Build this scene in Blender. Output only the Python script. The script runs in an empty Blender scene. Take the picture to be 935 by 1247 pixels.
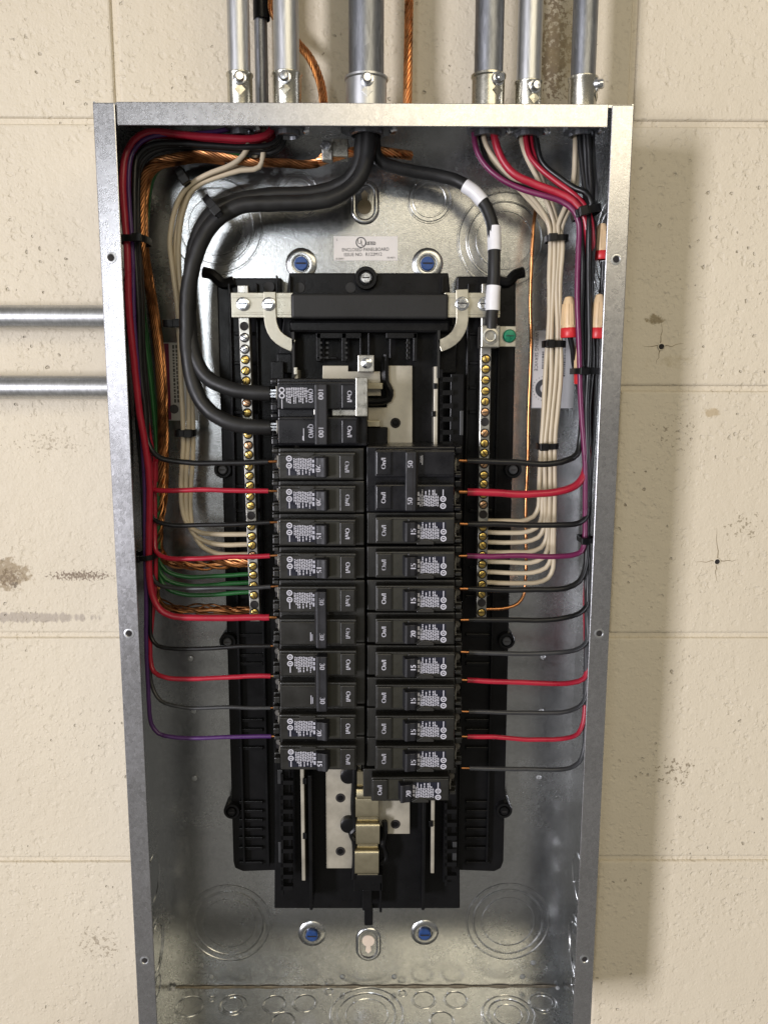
import bpy, math, random
from mathutils import Vector, Matrix
rnd = random.Random(7)
scene = bpy.context.scene
COL = scene.collection
# ------------------------------------------------------------------ camera
F_PX, PITCH, YAW, ROLL = 1002.37, 0.157947, -0.0072223, 0.0024123
CAM = Vector((0.0098084, -0.5863553, -0.1841354))
def camera_axes():
    cp, sp = math.cos(PITCH), math.sin(PITCH)
    Rz = Matrix.Rotation(YAW, 3, 'Z')
    R = Rz @ Vector((1, 0, 0)); F = Rz @ Vector((0, cp, -sp)); U = Rz @ Vector((0, sp, cp))
    cr, sr = math.cos(ROLL), math.sin(ROLL)
    return cr*R + sr*U, F, -sr*R + cr*U
AR, AF, AU = camera_axes()
cam = bpy.data.cameras.new('camera'); camo = bpy.data.objects.new('camera', cam); COL.objects.link(camo)
cam.sensor_fit = 'HORIZONTAL'; cam.sensor_width = 36; cam.lens = F_PX/935*36
cam.clip_start = 0.02; cam.clip_end = 50
m3 = Matrix((AR, AU, -AF)).transposed()
camo.matrix_world = Matrix.Translation(CAM) @ m3.to_4x4()
scene.camera = camo
# ------------------------------------------------------------------ light
w = bpy.data.worlds.new('World'); scene.world = w; w.use_nodes = True
bg = w.node_tree.nodes['Background']; bg.inputs[0].default_value = (1.0, .95, .86, 1); bg.inputs[1].default_value = .215
def area(name, loc, target, sx, sy, power, color):
    l = bpy.data.lights.new(name, 'AREA'); l.shape = 'RECTANGLE'; l.size = sx; l.size_y = sy; l.energy = power; l.color = color
    o = bpy.data.objects.new(name, l); COL.objects.link(o); o.location = loc
    o.rotation_euler = (Vector(target)-Vector(loc)).to_track_quat('-Z', 'Y').to_euler()
    return o
area('work_lamp', (-4.3, -5.1, -.50), (0.02, 0.09, -.36), .80, 2.0, 372, (.95, .93, 1.0))
area('side_lamp', (-.60, -2.35, .10), (-.05, .09, -.3), .28, .55, 5.5, (.92, .96, 1))
area('ceiling_lamp', (.9, -2.3, .95), (.1, .09, -.4), 2.2, 1.0, 23, (1, .87, .62))
vs = scene.view_settings; vs.view_transform = 'Standard'; vs.look = 'None'; vs.gamma = 1; vs.use_curve_mapping = False; vs.exposure = .09
# ------------------------------------------------------------------ helpers
def P(px, py, y):
    """the point at depth y that the camera of the photograph sees at (px, py)"""
    d = AF + AR*((px-467.5)/F_PX) + AU*((623.5-py)/F_PX)
    return CAM + d*((y-CAM.y)/d.y)
def X(px, py, y): return P(px, py, y).x
def Z(px, py, y): return P(px, py, y).z
D = 0.0943          # depth of the box
class MB:
    def __init__(s): s.v = []; s.f = []; s.sm = []
    def add(s, vs_, fs, smooth=False):
        b = len(s.v); s.v += [tuple(v) for v in vs_]; s.f += [tuple(i+b for i in f) for f in fs]; s.sm += [smooth]*len(fs)
        return s
    def box(s, x0, x1, y0, y1, z0, z1):
        x0, x1 = min(x0, x1), max(x0, x1); y0, y1 = min(y0, y1), max(y0, y1); z0, z1 = min(z0, z1), max(z0, z1)
        v = [(x, y, z) for x in (x0, x1) for y in (y0, y1) for z in (z0, z1)]
        return s.add(v, [(0,1,3,2),(4,6,7,5),(0,4,5,1),(2,3,7,6),(0,2,6,4),(1,5,7,3)])
    def pbox(s, a, b, c, d, y0, y1):
        """box seen at pixels a..c, b..d with its front at depth y0"""
        mx, my = (a+c)/2, (b+d)/2
        return s.box(X(a, my, y0), X(c, my, y0), y0, y1, Z(mx, b, y0), Z(mx, d, y0))
    def prism(s, poly, y0, y1):
        n = len(poly); v = [(x, y0, z) for x, z in poly]+[(x, y1, z) for x, z in poly]
        area2 = sum(poly[i][0]*poly[(i+1) % n][1]-poly[(i+1) % n][0]*poly[i][1] for i in range(n))
        fr = tuple(range(n)); bk = tuple(range(2*n-1, n-1, -1))
        sd = [(i, i+n, (i+1) % n+n, (i+1) % n) for i in range(n)]
        fs = [fr, bk]+sd
        if area2 < 0: fs = [tuple(reversed(f)) for f in fs]
        return s.add(v, fs)
    def lathe(s, c, axis, prof, n=32, smooth=True, cap=True):
        """profile of (radius, height along axis)"""
        a = Vector(axis).normalized(); t = Vector((0, 0, 1)) if abs(a.z) < .9 else Vector((1, 0, 0))
        u = a.cross(t).normalized(); w_ = a.cross(u); c = Vector(c)
        v = []; f = []
        for r, h in prof:
            for i in range(n):
                q = 2*math.pi*i/n; v.append(c+a*h+(u*math.cos(q)+w_*math.sin(q))*r)
        m = len(prof)
        for j in range(m-1):
            for i in range(n):
                f.append((j*n+i, j*n+(i+1) % n, (j+1)*n+(i+1) % n, (j+1)*n+i))
        if cap and prof[-1][0] > 1e-6: f.append(tuple((m-1)*n+i for i in range(n)))
        return s.add(v, f, smooth)
    def tube(s, path, r, n=10, caps=True, flat=None):
        path = [Vector(p) for p in path]; v = []; f = []
        t0 = (path[1]-path[0]).normalized(); up = Vector((0, 1, 0))
        if abs(t0.dot(up)) > .95: up = Vector((1, 0, 0))
        nn = t0.cross(up).normalized(); m = len(path)
        for i, p in enumerate(path):
            t = (path[min(i+1, m-1)]-path[max(i-1, 0)]).normalized()
            nn = (nn-t*nn.dot(t)).normalized(); b = t.cross(nn)
            rr = r[i] if isinstance(r, (list, tuple)) else r
            for k in range(n):
                q = 2*math.pi*k/n; v.append(p+(nn*math.cos(q)+b*math.sin(q))*rr)
        for i in range(m-1):
            for k in range(n):
                f.append((i*n+k, i*n+(k+1) % n, (i+1)*n+(k+1) % n, (i+1)*n+k))
        if caps: f.append(tuple(range(n-1, -1, -1))); f.append(tuple((m-1)*n+k for k in range(n)))
        return s.add(v, f, True)
    def mesh(s, name, off=Vector((0, 0, 0))):
        me = bpy.data.meshes.new(name)
        me.from_pydata([tuple(Vector(v)-off) for v in s.v], [], s.f)
        me.polygons.foreach_set('use_smooth', s.sm); me.update()
        if any(s.sm): me.set_sharp_from_angle(angle=math.radians(38))
        return me
    def build(s, name, mat, parent=None, bevel=0, seg=2):
        off = Vector((0, 0, 0)); p = parent
        while p is not None: off += Vector(p.location); p = p.parent
        me = s.mesh(name, off); me.materials.append(mat)
        o = bpy.data.objects.new(name, me); COL.objects.link(o); o.parent = parent
        if bevel:
            b = o.modifiers.new('bevel', 'BEVEL'); b.width = bevel; b.segments = seg; b.limit_method = 'ANGLE'; b.angle_limit = math.radians(40)
        return o
def tag(o, label=None, cat=None, group=None, kind=None):
    for k, v in (('label', label), ('category', cat), ('group', group), ('kind', kind)):
        if v: o[k] = v
    return o
def empty(name, loc, label=None, cat=None, group=None, kind=None):
    o = bpy.data.objects.new(name, None); COL.objects.link(o); o.location = loc; o.empty_display_size = .02
    return tag(o, label, cat, group, kind)
def smooth_path(pts, step=.004):
    pts = [Vector(p) for p in pts]; out = []
    e = [pts[0]*2-pts[1]]+pts+[pts[-1]*2-pts[-2]]
    for i in range(1, len(e)-2):
        a, b, c, d = e[i-1:i+3]; n = max(2, int((c-b).length/step))
        t0, t1, t2 = (b-a).length**.5+1e-6, (c-b).length**.5+1e-6, (d-c).length**.5+1e-6
        m1 = (b-a)/t0-(c-a)/(t0+t1)+(c-b)/t1; m2 = (c-b)/t1-(d-b)/(t1+t2)+(d-c)/t2
        m1 *= t1; m2 *= t1
        for k in range(n):
            t = k/n; h = t*t*t; g = t*t
            out.append(b*(2*h-3*g+1)+m1*(h-2*g+t)+c*(3*g-2*h)+m2*(h-g))
    out.append(pts[-1]); return out
_fc = {}
def glyphs(txt):
    if txt not in _fc:
        c = bpy.data.curves.new('t', 'FONT'); c.body = txt; c.size = 1; c.align_x = 'LEFT'; c.resolution_u = 3
        o = bpy.data.objects.new('t', c); COL.objects.link(o)
        dg = bpy.context.evaluated_depsgraph_get(); me = o.evaluated_get(dg).to_mesh()
        v = [(p.co.x, p.co.y) for p in me.vertices]; f = [tuple(p.vertices) for p in me.polygons]
        o.evaluated_get(dg).to_mesh_clear(); bpy.data.objects.remove(o); bpy.data.curves.remove(c)
        _fc[txt] = (v, f, max(a for a, b in v), min(a for a, b in v))
    return _fc[txt]
def text(mb, txt, h, x, z, y, rot=0, width=None, bold=0):
    """text with cap height h centred on (x, z); rot in degrees, counter-clockwise as seen from the front"""
    v, f, x1, x0 = glyphs(txt); s = h/.70; sx = s if width is None else width/(x1-x0)
    c, n = math.cos(math.radians(rot)), math.sin(math.radians(rot)); cx = (x0+x1)/2
    for d in ([0] if not bold else [-bold, 0, bold]):
        q = [((a-cx)*sx+d, (b-.35)*s) for a, b in v]
        mb.add([(x+a*c-b*n, y-abs(d)*.02, z+a*n+b*c) for a, b in q], f)
def ring(mb, x, z, y, r0, r1, n=20):
    v = []
    for i in range(n):
        a = 2*math.pi*i/n; v += [(x+r0*math.cos(a), y, z+r0*math.sin(a)), (x+r1*math.cos(a), y, z+r1*math.sin(a))]
    mb.add(v, [(2*i, 2*i+1, (2*i+3) % (2*n), (2*i+2) % (2*n)) for i in range(n)])
# ------------------------------------------------------------------ materials
def N(nt, t, **kw):
    n = nt.nodes.new(t)
    for k, v in kw.items():
        if k in n.inputs: n.inputs[k].default_value = v
        else: setattr(n, k, v)
    return n
def mat(name, color, rough=.5, metal=0, var=.1, scale=120, bump=0, bscale=400, rvar=.1, spec=.5, coat=0):
    m = bpy.data.materials.new(name); m.use_nodes = True; nt = m.node_tree; b = nt.nodes['Principled BSDF']
    b.inputs['Metallic'].default_value = metal; b.inputs['Specular IOR Level'].default_value = spec; b.inputs['Coat Weight'].default_value = coat
    tc = N(nt, 'ShaderNodeTexCoord'); no = N(nt, 'ShaderNodeTexNoise', Scale=scale, Detail=6.0, Roughness=.6)
    nt.links.new(tc.outputs['Object'], no.inputs['Vector'])
    mr = N(nt, 'ShaderNodeMapRange'); mr.inputs[1].default_value = .3; mr.inputs[2].default_value = .7; mr.inputs[3].default_value = 1-var; mr.inputs[4].default_value = 1+var
    nt.links.new(no.outputs['Fac'], mr.inputs[0])
    mx = N(nt, 'ShaderNodeVectorMath', operation='SCALE'); mx.inputs[0].default_value = color; nt.links.new(mr.outputs[0], mx.inputs['Scale'])
    nt.links.new(mx.outputs[0], b.inputs['Base Color'])
    r2 = N(nt, 'ShaderNodeMapRange'); r2.inputs[1].default_value = .3; r2.inputs[2].default_value = .7; r2.inputs[3].default_value = max(.03, rough-rvar); r2.inputs[4].default_value = min(1, rough+rvar)
    nt.links.new(no.outputs['Fac'], r2.inputs[0]); nt.links.new(r2.outputs[0], b.inputs['Roughness'])
    if bump:
        n2 = N(nt, 'ShaderNodeTexNoise', Scale=bscale, Detail=4.0); nt.links.new(tc.outputs['Object'], n2.inputs['Vector'])
        bp = N(nt, 'ShaderNodeBump', Strength=bump, Distance=.0006); nt.links.new(n2.outputs['Fac'], bp.inputs['Height']); nt.links.new(bp.outputs[0], b.inputs['Normal'])
    return m
def galvanised(name, color, rough, stretch=(1, 1, 1), spang=.12, metal=1., blotch=.25, wob=.12):
    m = bpy.data.materials.new(name); m.use_nodes = True; nt = m.node_tree; b = nt.nodes['Principled BSDF']; L = nt.links.new
    b.inputs['Metallic'].default_value = metal
    tc = N(nt, 'ShaderNodeTexCoord'); mp = N(nt, 'ShaderNodeMapping'); mp.inputs['Scale'].default_value = stretch; L(tc.outputs['Object'], mp.inputs[0])
    vo = N(nt, 'ShaderNodeTexVoronoi', Scale=420.0); L(mp.outputs[0], vo.inputs['Vector'])
    fine = N(nt, 'ShaderNodeTexNoise', Scale=900.0, Detail=4.0); L(mp.outputs[0], fine.inputs['Vector'])
    big = N(nt, 'ShaderNodeTexNoise', Scale=14.0, Detail=5.0, Distortion=.6); L(tc.outputs['Object'], big.inputs['Vector'])
    sp = N(nt, 'ShaderNodeSeparateColor'); L(vo.outputs['Color'], sp.inputs[0])
    def mrange(src, a, c, lo=0., hi=1.):
        r = N(nt, 'ShaderNodeMapRange'); r.inputs[1].default_value = lo; r.inputs[2].default_value = hi; r.inputs[3].default_value = a; r.inputs[4].default_value = c; L(src, r.inputs[0]); return r.outputs[0]
    def mul(a, c):
        k = N(nt, 'ShaderNodeMath', operation='MULTIPLY'); L(a, k.inputs[0]); L(c, k.inputs[1]); return k.outputs[0]
    f = mul(mrange(sp.outputs[0], 1-spang, 1+spang), mul(mrange(fine.outputs['Fac'], .88, 1.12, .3, .7), mrange(big.outputs['Fac'], 1-blotch, 1+blotch*.5, .3, .7)))
    sc = N(nt, 'ShaderNodeVectorMath', operation='SCALE'); sc.inputs[0].default_value = color; L(f, sc.inputs['Scale']); L(sc.outputs[0], b.inputs['Base Color'])
    ad = N(nt, 'ShaderNodeMath', operation='ADD'); L(mrange(big.outputs['Fac'], rough-.3*blotch, rough+.4*blotch, .3, .7), ad.inputs[0]); L(mrange(sp.outputs[1], -.02, .02), ad.inputs[1]); L(ad.outputs[0], b.inputs['Roughness'])
    bp = N(nt, 'ShaderNodeBump', Strength=.12, Distance=.0003); L(fine.outputs['Fac'], bp.inputs['Height'])
    bp2 = N(nt, 'ShaderNodeBump', Strength=wob, Distance=.004); L(big.outputs['Fac'], bp2.inputs['Height']); L(bp.outputs[0], bp2.inputs['Normal'])
    L(bp2.outputs[0], b.inputs['Normal'])
    return m
M = {}
M['galv'] = galvanised('galvanised_steel', (.50, .51, .515), .245, spang=.07, blotch=.12, wob=.05)
M['flange'] = galvanised('galvanised_flange', (.50, .50, .52), .28, (1, 1, .8), spang=.06, blotch=.05, wob=.015)
M['knock'] = galvanised('knockout_steel', (.60, .61, .61), .24, blotch=.1, wob=.03)
M['emt'] = galvanised('conduit_zinc', (.52, .53, .54), .40, (1, 1, .12), .06, blotch=.08, wob=.02)
M['emt_old'] = galvanised('weathered_conduit_zinc', (.25, .26, .28), .44, (1, 1, .2), .14, blotch=.15, wob=.03)
M['fit'] = galvanised('fitting_zinc', (.50, .485, .42), .28, spang=.05, blotch=.08, wob=.03)
M['tin'] = mat('tin_plate', (.42, .40, .33), .36, .7, .10, 90, .1, 300)
M['tinbus'] = mat('tin_bus_plate', (.44, .41, .34), .42, .5, .12, 60)
M['nickel'] = mat('brushed_nickel', (.50, .45, .32), .30, 1, .04, 200, 0, 400, .02)
M['alu'] = mat('aluminium_bar', (.40, .39, .355), .33, .9, .1, 200, .1, 500)
M['brass'] = mat('brass_screw', (.62, .44, .13), .28, 1, .15, 300)
M['bronze'] = mat('bronze_screw', (.55, .33, .18), .3, 1, .15, 300)
M['zincscrew'] = mat('zinc_screw', (.66, .68, .72), .22, 1, .1, 300)
M['lug'] = mat('plated_lug', (.20, .19, .165), .42, .75, .2, 300)
M['dullscrew'] = mat('dull_terminal_screw', (.10, .095, .085), .75, .3, .2, 300)
M['darkhole'] = mat('hole_shadow', (.012, .010, .010), .8, 0, .1)
M['plastic'] = mat('black_chassis_plastic', (.006, .006, .0065), .30, 0, .2, 60, .12, 700, .06, .16)
M['strap'] = mat('black_insulating_sleeve', (.013, .013, .013), .5, 0, .25, 40, .2, 300, .1, .3)
M['breaker'] = mat('breaker_plastic', (.015, .0145, .0125), .36, 0, .22, 80, .12, 900, .08, .5)
M['face'] = mat('breaker_face_plastic', (.016, .0155, .0135), .33, 0, .2, 80, .1, 900, .08, .5)
M['glossface'] = mat('dark_breaker_plastic', (.007, .007, .009), .30, 0, .2, 80, .05, 900, .1, .35)
M['label'] = mat('dark_print_label', (.011, .012, .022), .3, 0, .1)
M['toggle'] = mat('toggle_plastic', (.007, .007, .010), .50, 0, .2, 150, .1, 900)
M['olive'] = mat('toggle_slot_plastic', (.016, .015, .008), .5, 0, .1)
M['print'] = mat('white_print', (.50, .50, .56), .5, 0, .12, 2000)
M['blackprint'] = mat('dark_grey_print', (.05, .05, .055), .6, 0, .3, 2000)
M['paper'] = mat('sticker_paper', (.66, .63, .60), .45, 0, .05, 60)
M['greypaper'] = mat('grey_sticker_film', (.42, .42, .42), .4, 0, .08, 60)
M['maroon'] = mat('maroon_print', (.16, .015, .05), .5, 0, .1)
M['red'] = mat('red_insulation', (.37, .012, .032), .34, 0, .12, 60, .05, 300)
M['purple'] = mat('violet_insulation', (.07, .022, .12), .34, 0, .12, 60)
M['magenta'] = mat('plum_insulation', (.15, .014, .07), .34, 0, .12, 60)
M['black'] = mat('black_insulation', (.009, .009, .0095), .36, 0, .25, 60, .06, 300, .1, .4)
M['cable'] = mat('black_cable_jacket', (.014, .014, .014), .46, 0, .3, 50, .15, 200, .1, .35)
M['grey'] = mat('charcoal_insulation', (.035, .036, .038), .38, 0, .2, 60)
M['green'] = mat('green_insulation', (.014, .105, .026), .36, 0, .15, 60)
M['white'] = mat('cream_insulation', (.54, .46, .33), .42, 0, .08, 40, .05, 300)
M['copper'] = mat('bare_copper', (.60, .27, .11), .31, 1, .35, 160)
M['copperdark'] = mat('aged_copper', (.34, .15, .06), .38, 1, .35, 160)
M['tape'] = mat('white_tape', (.74, .74, .76), .42, 0, .06, 120, .2, 250)
M['nutcream'] = mat('tan_nut_plastic', (.72, .52, .30), .42, 0, .08, 100)
M['nutred'] = mat('red_nut_plastic', (.62, .03, .035), .38, 0, .08, 100)
M['tie'] = mat('black_nylon', (.006, .006, .0065), .4, 0, .15, 100, 0, 400, .1, .25)
M['blue'] = mat('blue_screw_paint', (.02, .06, .20), .4, .2, .25, 500)
M['greenscrew'] = mat('green_screw_paint', (.01, .17, .09), .32, .3, .2, 400)
# painted block wall, with pits and the stains that are on it
def wall_material():
    m = bpy.data.materials.new('cream_painted_block'); m.use_nodes = True; nt = m.node_tree; b = nt.nodes['Principled BSDF']; L = nt.links.new
    b.inputs['Roughness'].default_value = .55; b.inputs['Specular IOR Level'].default_value = .35
    g = N(nt, 'ShaderNodeNewGeometry'); pos = g.outputs['Position']
    def noise(scale, detail=5., rough=.55, dist=0.):
        n = N(nt, 'ShaderNodeTexNoise', Scale=scale, Detail=detail, Roughness=rough, Distortion=dist); L(pos, n.inputs['Vector']); return n.outputs['Fac']
    def mr(src, lo, hi, a, c, smooth=False):
        r = N(nt, 'ShaderNodeMapRange'); r.interpolation_type = 'SMOOTHSTEP' if smooth else 'LINEAR'
        for i, v in enumerate((lo, hi, a, c)): r.inputs[i+1].default_value = v
        L(src, r.inputs[0]); return r.outputs[0]
    def op(o, a, c):
        k = N(nt, 'ShaderNodeMath', operation=o)
        for i, v in enumerate((a, c)):
            if isinstance(v, (int, float)): k.inputs[i].default_value = v
            else: L(v, k.inputs[i])
        return k.outputs[0]
    lump = noise(70, 6, .6); fine = noise(420, 3); patch = noise(9, 4); big = noise(3.5, 2)
    def dots(scale, keep, r0, r1):
        vn = N(nt, 'ShaderNodeTexVoronoi', Scale=scale); wv = N(nt, 'ShaderNodeVectorMath', operation='ADD'); sc_ = N(nt, 'ShaderNodeTexNoise', Scale=scale*1.3, Detail=2.0)
        L(pos, sc_.inputs['Vector']); sv = N(nt, 'ShaderNodeVectorMath', operation='SCALE'); sv.inputs['Scale'].default_value = .9/scale; L(sc_.outputs['Color'], sv.inputs[0])
        L(pos, wv.inputs[0]); L(sv.outputs[0], wv.inputs[1]); L(wv.outputs[0], vn.inputs['Vector'])
        sp = N(nt, 'ShaderNodeSeparateColor'); L(vn.outputs['Color'], sp.inputs[0])
        return op('MULTIPLY', mr(vn.outputs['Distance'], r0, r1, 0, 1, True), mr(sp.outputs[0], keep, keep+.05, 0, 1)), sp.outputs[1]
    d1, c1 = dots(120, .45, .42, .16); d2, c2 = dots(260, .40, .45, .15); d3, c3 = dots(190, .70, .30, .12)
    dens = mr(patch, .36, .54, .35, 1)
    h = op('ADD', op('MULTIPLY', lump, .8), op('MULTIPLY', fine, .26))
    h = op('ADD', h, op('MULTIPLY', op('MULTIPLY', d2, dens), .20))
    h = op('SUBTRACT', h, op('MULTIPLY', op('MULTIPLY', d1, dens), .34))
    pit = op('MULTIPLY', d3, op('MULTIPLY', mr(c3, .45, .6, 0, 1), mr(patch, .44, .60, 0, 1, True)))
    h = op('SUBTRACT', h, op('MULTIPLY', op('MAXIMUM', pit, 0.0), .9))
    bp = N(nt, 'ShaderNodeBump', Strength=.9, Distance=.0016); L(h, bp.inputs['Height']); L(bp.outputs[0], b.inputs['Normal'])
    col = N(nt, 'ShaderNodeMix', data_type='RGBA'); col.inputs['A'].default_value = (.60, .535, .42, 1); col.inputs['B'].default_value = (.645, .58, .46, 1)
    L(mr(big, .35, .65, 0, 1), col.inputs['Factor']); cur = col.outputs['Result']
    def over(mask, c):
        nonlocal cur
        k = N(nt, 'ShaderNodeMix', data_type='RGBA'); L(mask, k.inputs['Factor']); L(cur, k.inputs['A']); k.inputs['B'].default_value = (*c, 1); cur = k.outputs['Result']
    over(op('MULTIPLY', pit, mr(noise(37, 2), .42, .66, 0, .6)), (.16, .11, .06))
    sx = N(nt, 'ShaderNodeSeparateXYZ'); L(pos, sx.inputs[0])
    def stain(px, py, rx, rz, c, amt, scale=130, thr=.45, soft=.15, stretch=None):
        p = P(px, py, .098)
        dx = op('MULTIPLY', op('SUBTRACT', sx.outputs['X'], p.x), 1/rx); dz = op('MULTIPLY', op('SUBTRACT', sx.outputs['Z'], p.z), 1/rz)
        d = op('ADD', op('MULTIPLY', dx, dx), op('MULTIPLY', dz, dz))
        fall = mr(d, 0., 1.2, .22, -.40)
        if stretch:
            mp = N(nt, 'ShaderNodeMapping'); mp.inputs['Scale'].default_value = stretch; L(pos, mp.inputs[0])
            n = N(nt, 'ShaderNodeTexNoise', Scale=scale, Detail=5.); L(mp.outputs[0], n.inputs['Vector']); n = n.outputs['Fac']
        else: n = noise(scale, 5, .6)
        over(op('MULTIPLY', mr(op('ADD', n, fall), thr, thr+soft, 0, 1, True), amt), c)
    stain(10, 700, .030, .020, (.30, .23, .14), .85, 190, .46, .16)
    stain(12, 703, .024, .014, (.17, .12, .07), .7, 420, .60, .12)
    stain(17, 712, .006, .005, (.10, .07, .04), .8, 260, .5, .2)
    stain(98, 701, .055, .0085, (.17, .12, .08), .85, 520, .60, .10)
    stain(30, 752, .085, .0062, (.36, .31, .26), .75, 330, .40, .22, (1, 1, .10))
    stain(800, 388, .016, .006, (.20, .15, .07), .8, 190, .50, .2)
    stain(820, 525, .05, .045, (.13, .10, .06), .6, 340, .77, .07)
    stain(812, 440, .04, .010, (.40, .33, .20), .5, 120, .56, .25)
    stain(822, 940, .04, .03, (.16, .12, .07), .7, 320, .70, .06)
    stain(866, 502, .012, .007, (.40, .31, .18), .7, 200, .50, .2)
    stain(674, 60, .018, .075, (.15, .10, .06), .85, 330, .58, .09)
    stain(692, 60, .04, .08, (.17, .12, .07), .7, 300, .70, .06)
    stain(682, 50, .04, .09, (.40, .32, .18), .6, 40, .45, .4)
    stain(905, 640, .04, .03, (.18, .14, .08), .6, 320, .73, .06)
    stain(120, 1150, .05, .04, (.20, .15, .09), .55, 320, .73, .06)
    stain(60, 540, .08, .03, (.22, .17, .10), .5, 360, .75, .06)
    L(cur, b.inputs['Base Color'])
    return m
M['wall'] = wall_material()
M['mortar'] = mat('painted_mortar', (.70, .60, .42), .6, 0, .06, 30, .5, 300)
M['crack'] = mat('crack_dirt', (.24, .19, .12), .9, 0, .3)
# ------------------------------------------------------------------ the block wall
YW = .098
wall = empty('wall', (0, YW, -.75), kind='structure')
MB().box(-1.0, 1.0, YW+.0024, YW+.06, -1.25, .45).build('mortar', M['wall'], wall)
zs = [.435, .2265, .0163, -.1895, -.401, -.611, -.82, -1.03]
JX = .0020
for i in range(len(zs)-1):
    zt, zb = zs[i], zs[i+1]; x = -.1935 if i % 2 else .007
    x -= .401*2
    for k in range(4):
        MB().box(x+JX, x+.401-JX, YW, YW+.05, zb+JX, zt-JX).build('concrete_block', M['wall'], wall, .0024, 3)
        x += .401
blocks = [o for o in wall.children if o.name.startswith('concrete_block')]
def block_at(p):
    best = None
    for o in blocks:
        xs = [v.co.x for v in o.data.vertices]; zz = [v.co.z+wall.location.z for v in o.data.vertices]
        if min(xs) <= p.x <= max(xs) and min(zz) <= p.z <= max(zz): best = o
    return best or blocks[0]
for hx, hy, arms in ((805, 422, ((-22, 0), (26, -3), (1, -28), (-6, 20))), (873, 684, ((-28, 0), (27, -3), (1, -42), (-2, 26)))):
    p = P(hx, hy, YW); bl = block_at(p)
    MB().lathe(p, (0, -1, 0), [(.0030, .0001), (.0032, .0006), (.0024, .0009), (.0021, .0002)], 14).build('anchor_rim', M['wall'], bl)
    MB().lathe(p, (0, -1, 0), [(.0021, .0001), (.0021, .0005)], 12).build('drill_hole', M['darkhole'], bl)
    for ax, ay in arms:
        pts = []
        for k in range(6):
            t = k/5; q = P(hx+ax*(.12+.88*t)+rnd.uniform(-1.6, 1.6), hy+ay*(.12+.88*t)+rnd.uniform(-1.6, 1.6), YW); pts.append((q.x, YW+.00005, q.z))
        MB().tube(pts, [.00042*(1-.75*k/5) for k in range(6)], 5).build('crack', M['crack'], bl)
# ------------------------------------------------------------------ the steel box
W2 = .181; H = .737; T = .0013
box = empty('panel_box', (0, D, -H), 'open galvanised steel electrical panel box mounted on the cream block wall', 'electrical panel')
MB().box(-W2+T, W2-T, D, D+T, -H+T, -T).build('back_panel', M['galv'], box)
MB().box(-W2, -W2+T, T, D+T, -H, 0).build('side_wall', M['galv'], box)
MB().box(W2-T, W2, T, D+T, -H, 0).build('side_wall', M['galv'], box)
MB().box(-W2+T, W2-T, .003+T, D+T, -T, .0003).build('top_wall', M['galv'], box)
MB().box(-W2+T, W2-T, T, D+T, -H, -H+T).build('bottom_wall', M['galv'], box)
fl = []
fl.append(MB().box(-W2, -W2+.0148, 0, T, -H, -.001).build('side_flange', M['flange'], box, .0006))
fl.append(MB().box(W2-.0148, W2, 0, T, -H, -.001).build('side_flange', M['flange'], box, .0006))
MB().box(X(141.5, 138, .002), X(740.5, 138, .002), .002, .002+T, -.0146, .0003).build('top_flange', M['flange'], box, .0005)
MB().box(-.165, .165, .001, .001+T, -H+.0003, -H+.0146).build('bottom_flange', M['flange'], box, .0005)
for i, s in ((0, -1), (1, 1)):
    for k in range(3):
        c = (s*.1736, 0, -.1009-.2676*k)
        MB().lathe(c, (0, -1, 0), [(.0040, -.0002), (.0037, .0004), (.0027, .0005), (.0022, .0001)], 20).build('screw_dimple', M['emt'], fl[i])
        MB().lathe(c, (0, -1, 0), [(.0022, .0001), (.0020, .0002)], 16).build('screw_hole', M['darkhole'], fl[i])
# knockouts: pressed rings with small uncut tabs
def knockout(c, axis, radii, h=.0006, m='knock', tabs=True):
    rs = sorted(radii, reverse=True); mb = MB()
    for j, r in enumerate(rs):
        k = (.7, 1.0, .85)[j % 3]
        mb.lathe(c, axis, [(r+.0006, .00002), (r+.00025, h*k), (r-.00025, h*k), (r-.0006, .00002)], 64, True, False)
        if j < len(rs)-1 or len(rs) == 1: mb.lathe(c, axis, [(r-.0009, .00002), (r-.0012, h*.4), (r-.0016, .00002)], 64, True, False)
    if tabs:
        a = Vector(axis).normalized(); t = Vector((0, 0, 1)) if abs(a.z) < .9 else Vector((1, 0, 0)); u = a.cross(t).normalized(); v = a.cross(u)
        for j, r in enumerate(rs):
            for k in range(2 if len(rs) > 1 else 1):
                q = .7+j*1.57+k*math.pi; p = Vector(c)+(u*math.cos(q)+v*math.sin(q))*r
                mb.lathe(p, axis, [(.0010, 0), (.0007, .0007), (.00001, .0009)], 8)
    return mb.build('knockout', M[m], box)
FWD = (0, -1, 0)
def pr(px, py, rpx, y=D): return X(px+rpx, py, y)-X(px, py, y)
for cx, cy, rr in ((263, 275, (57, 46, 34)), (614, 292, (57, 46, 34)), (279, 1125, (51, 43, 32)), (618.5, 1123, (51, 43, 32)), (523, 243, (27, 20)), (362, 238, (27, 20))):
    knockout(P(cx, cy, D), FWD, [pr(cx, cy, r) for r in rr], .0010)
def floor_pt(px, py):
    d = AF+AR*((px-467.5)/F_PX)+AU*((623.5-py)/F_PX); return CAM+d*((-H+T-CAM.z)/d.z)
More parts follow.
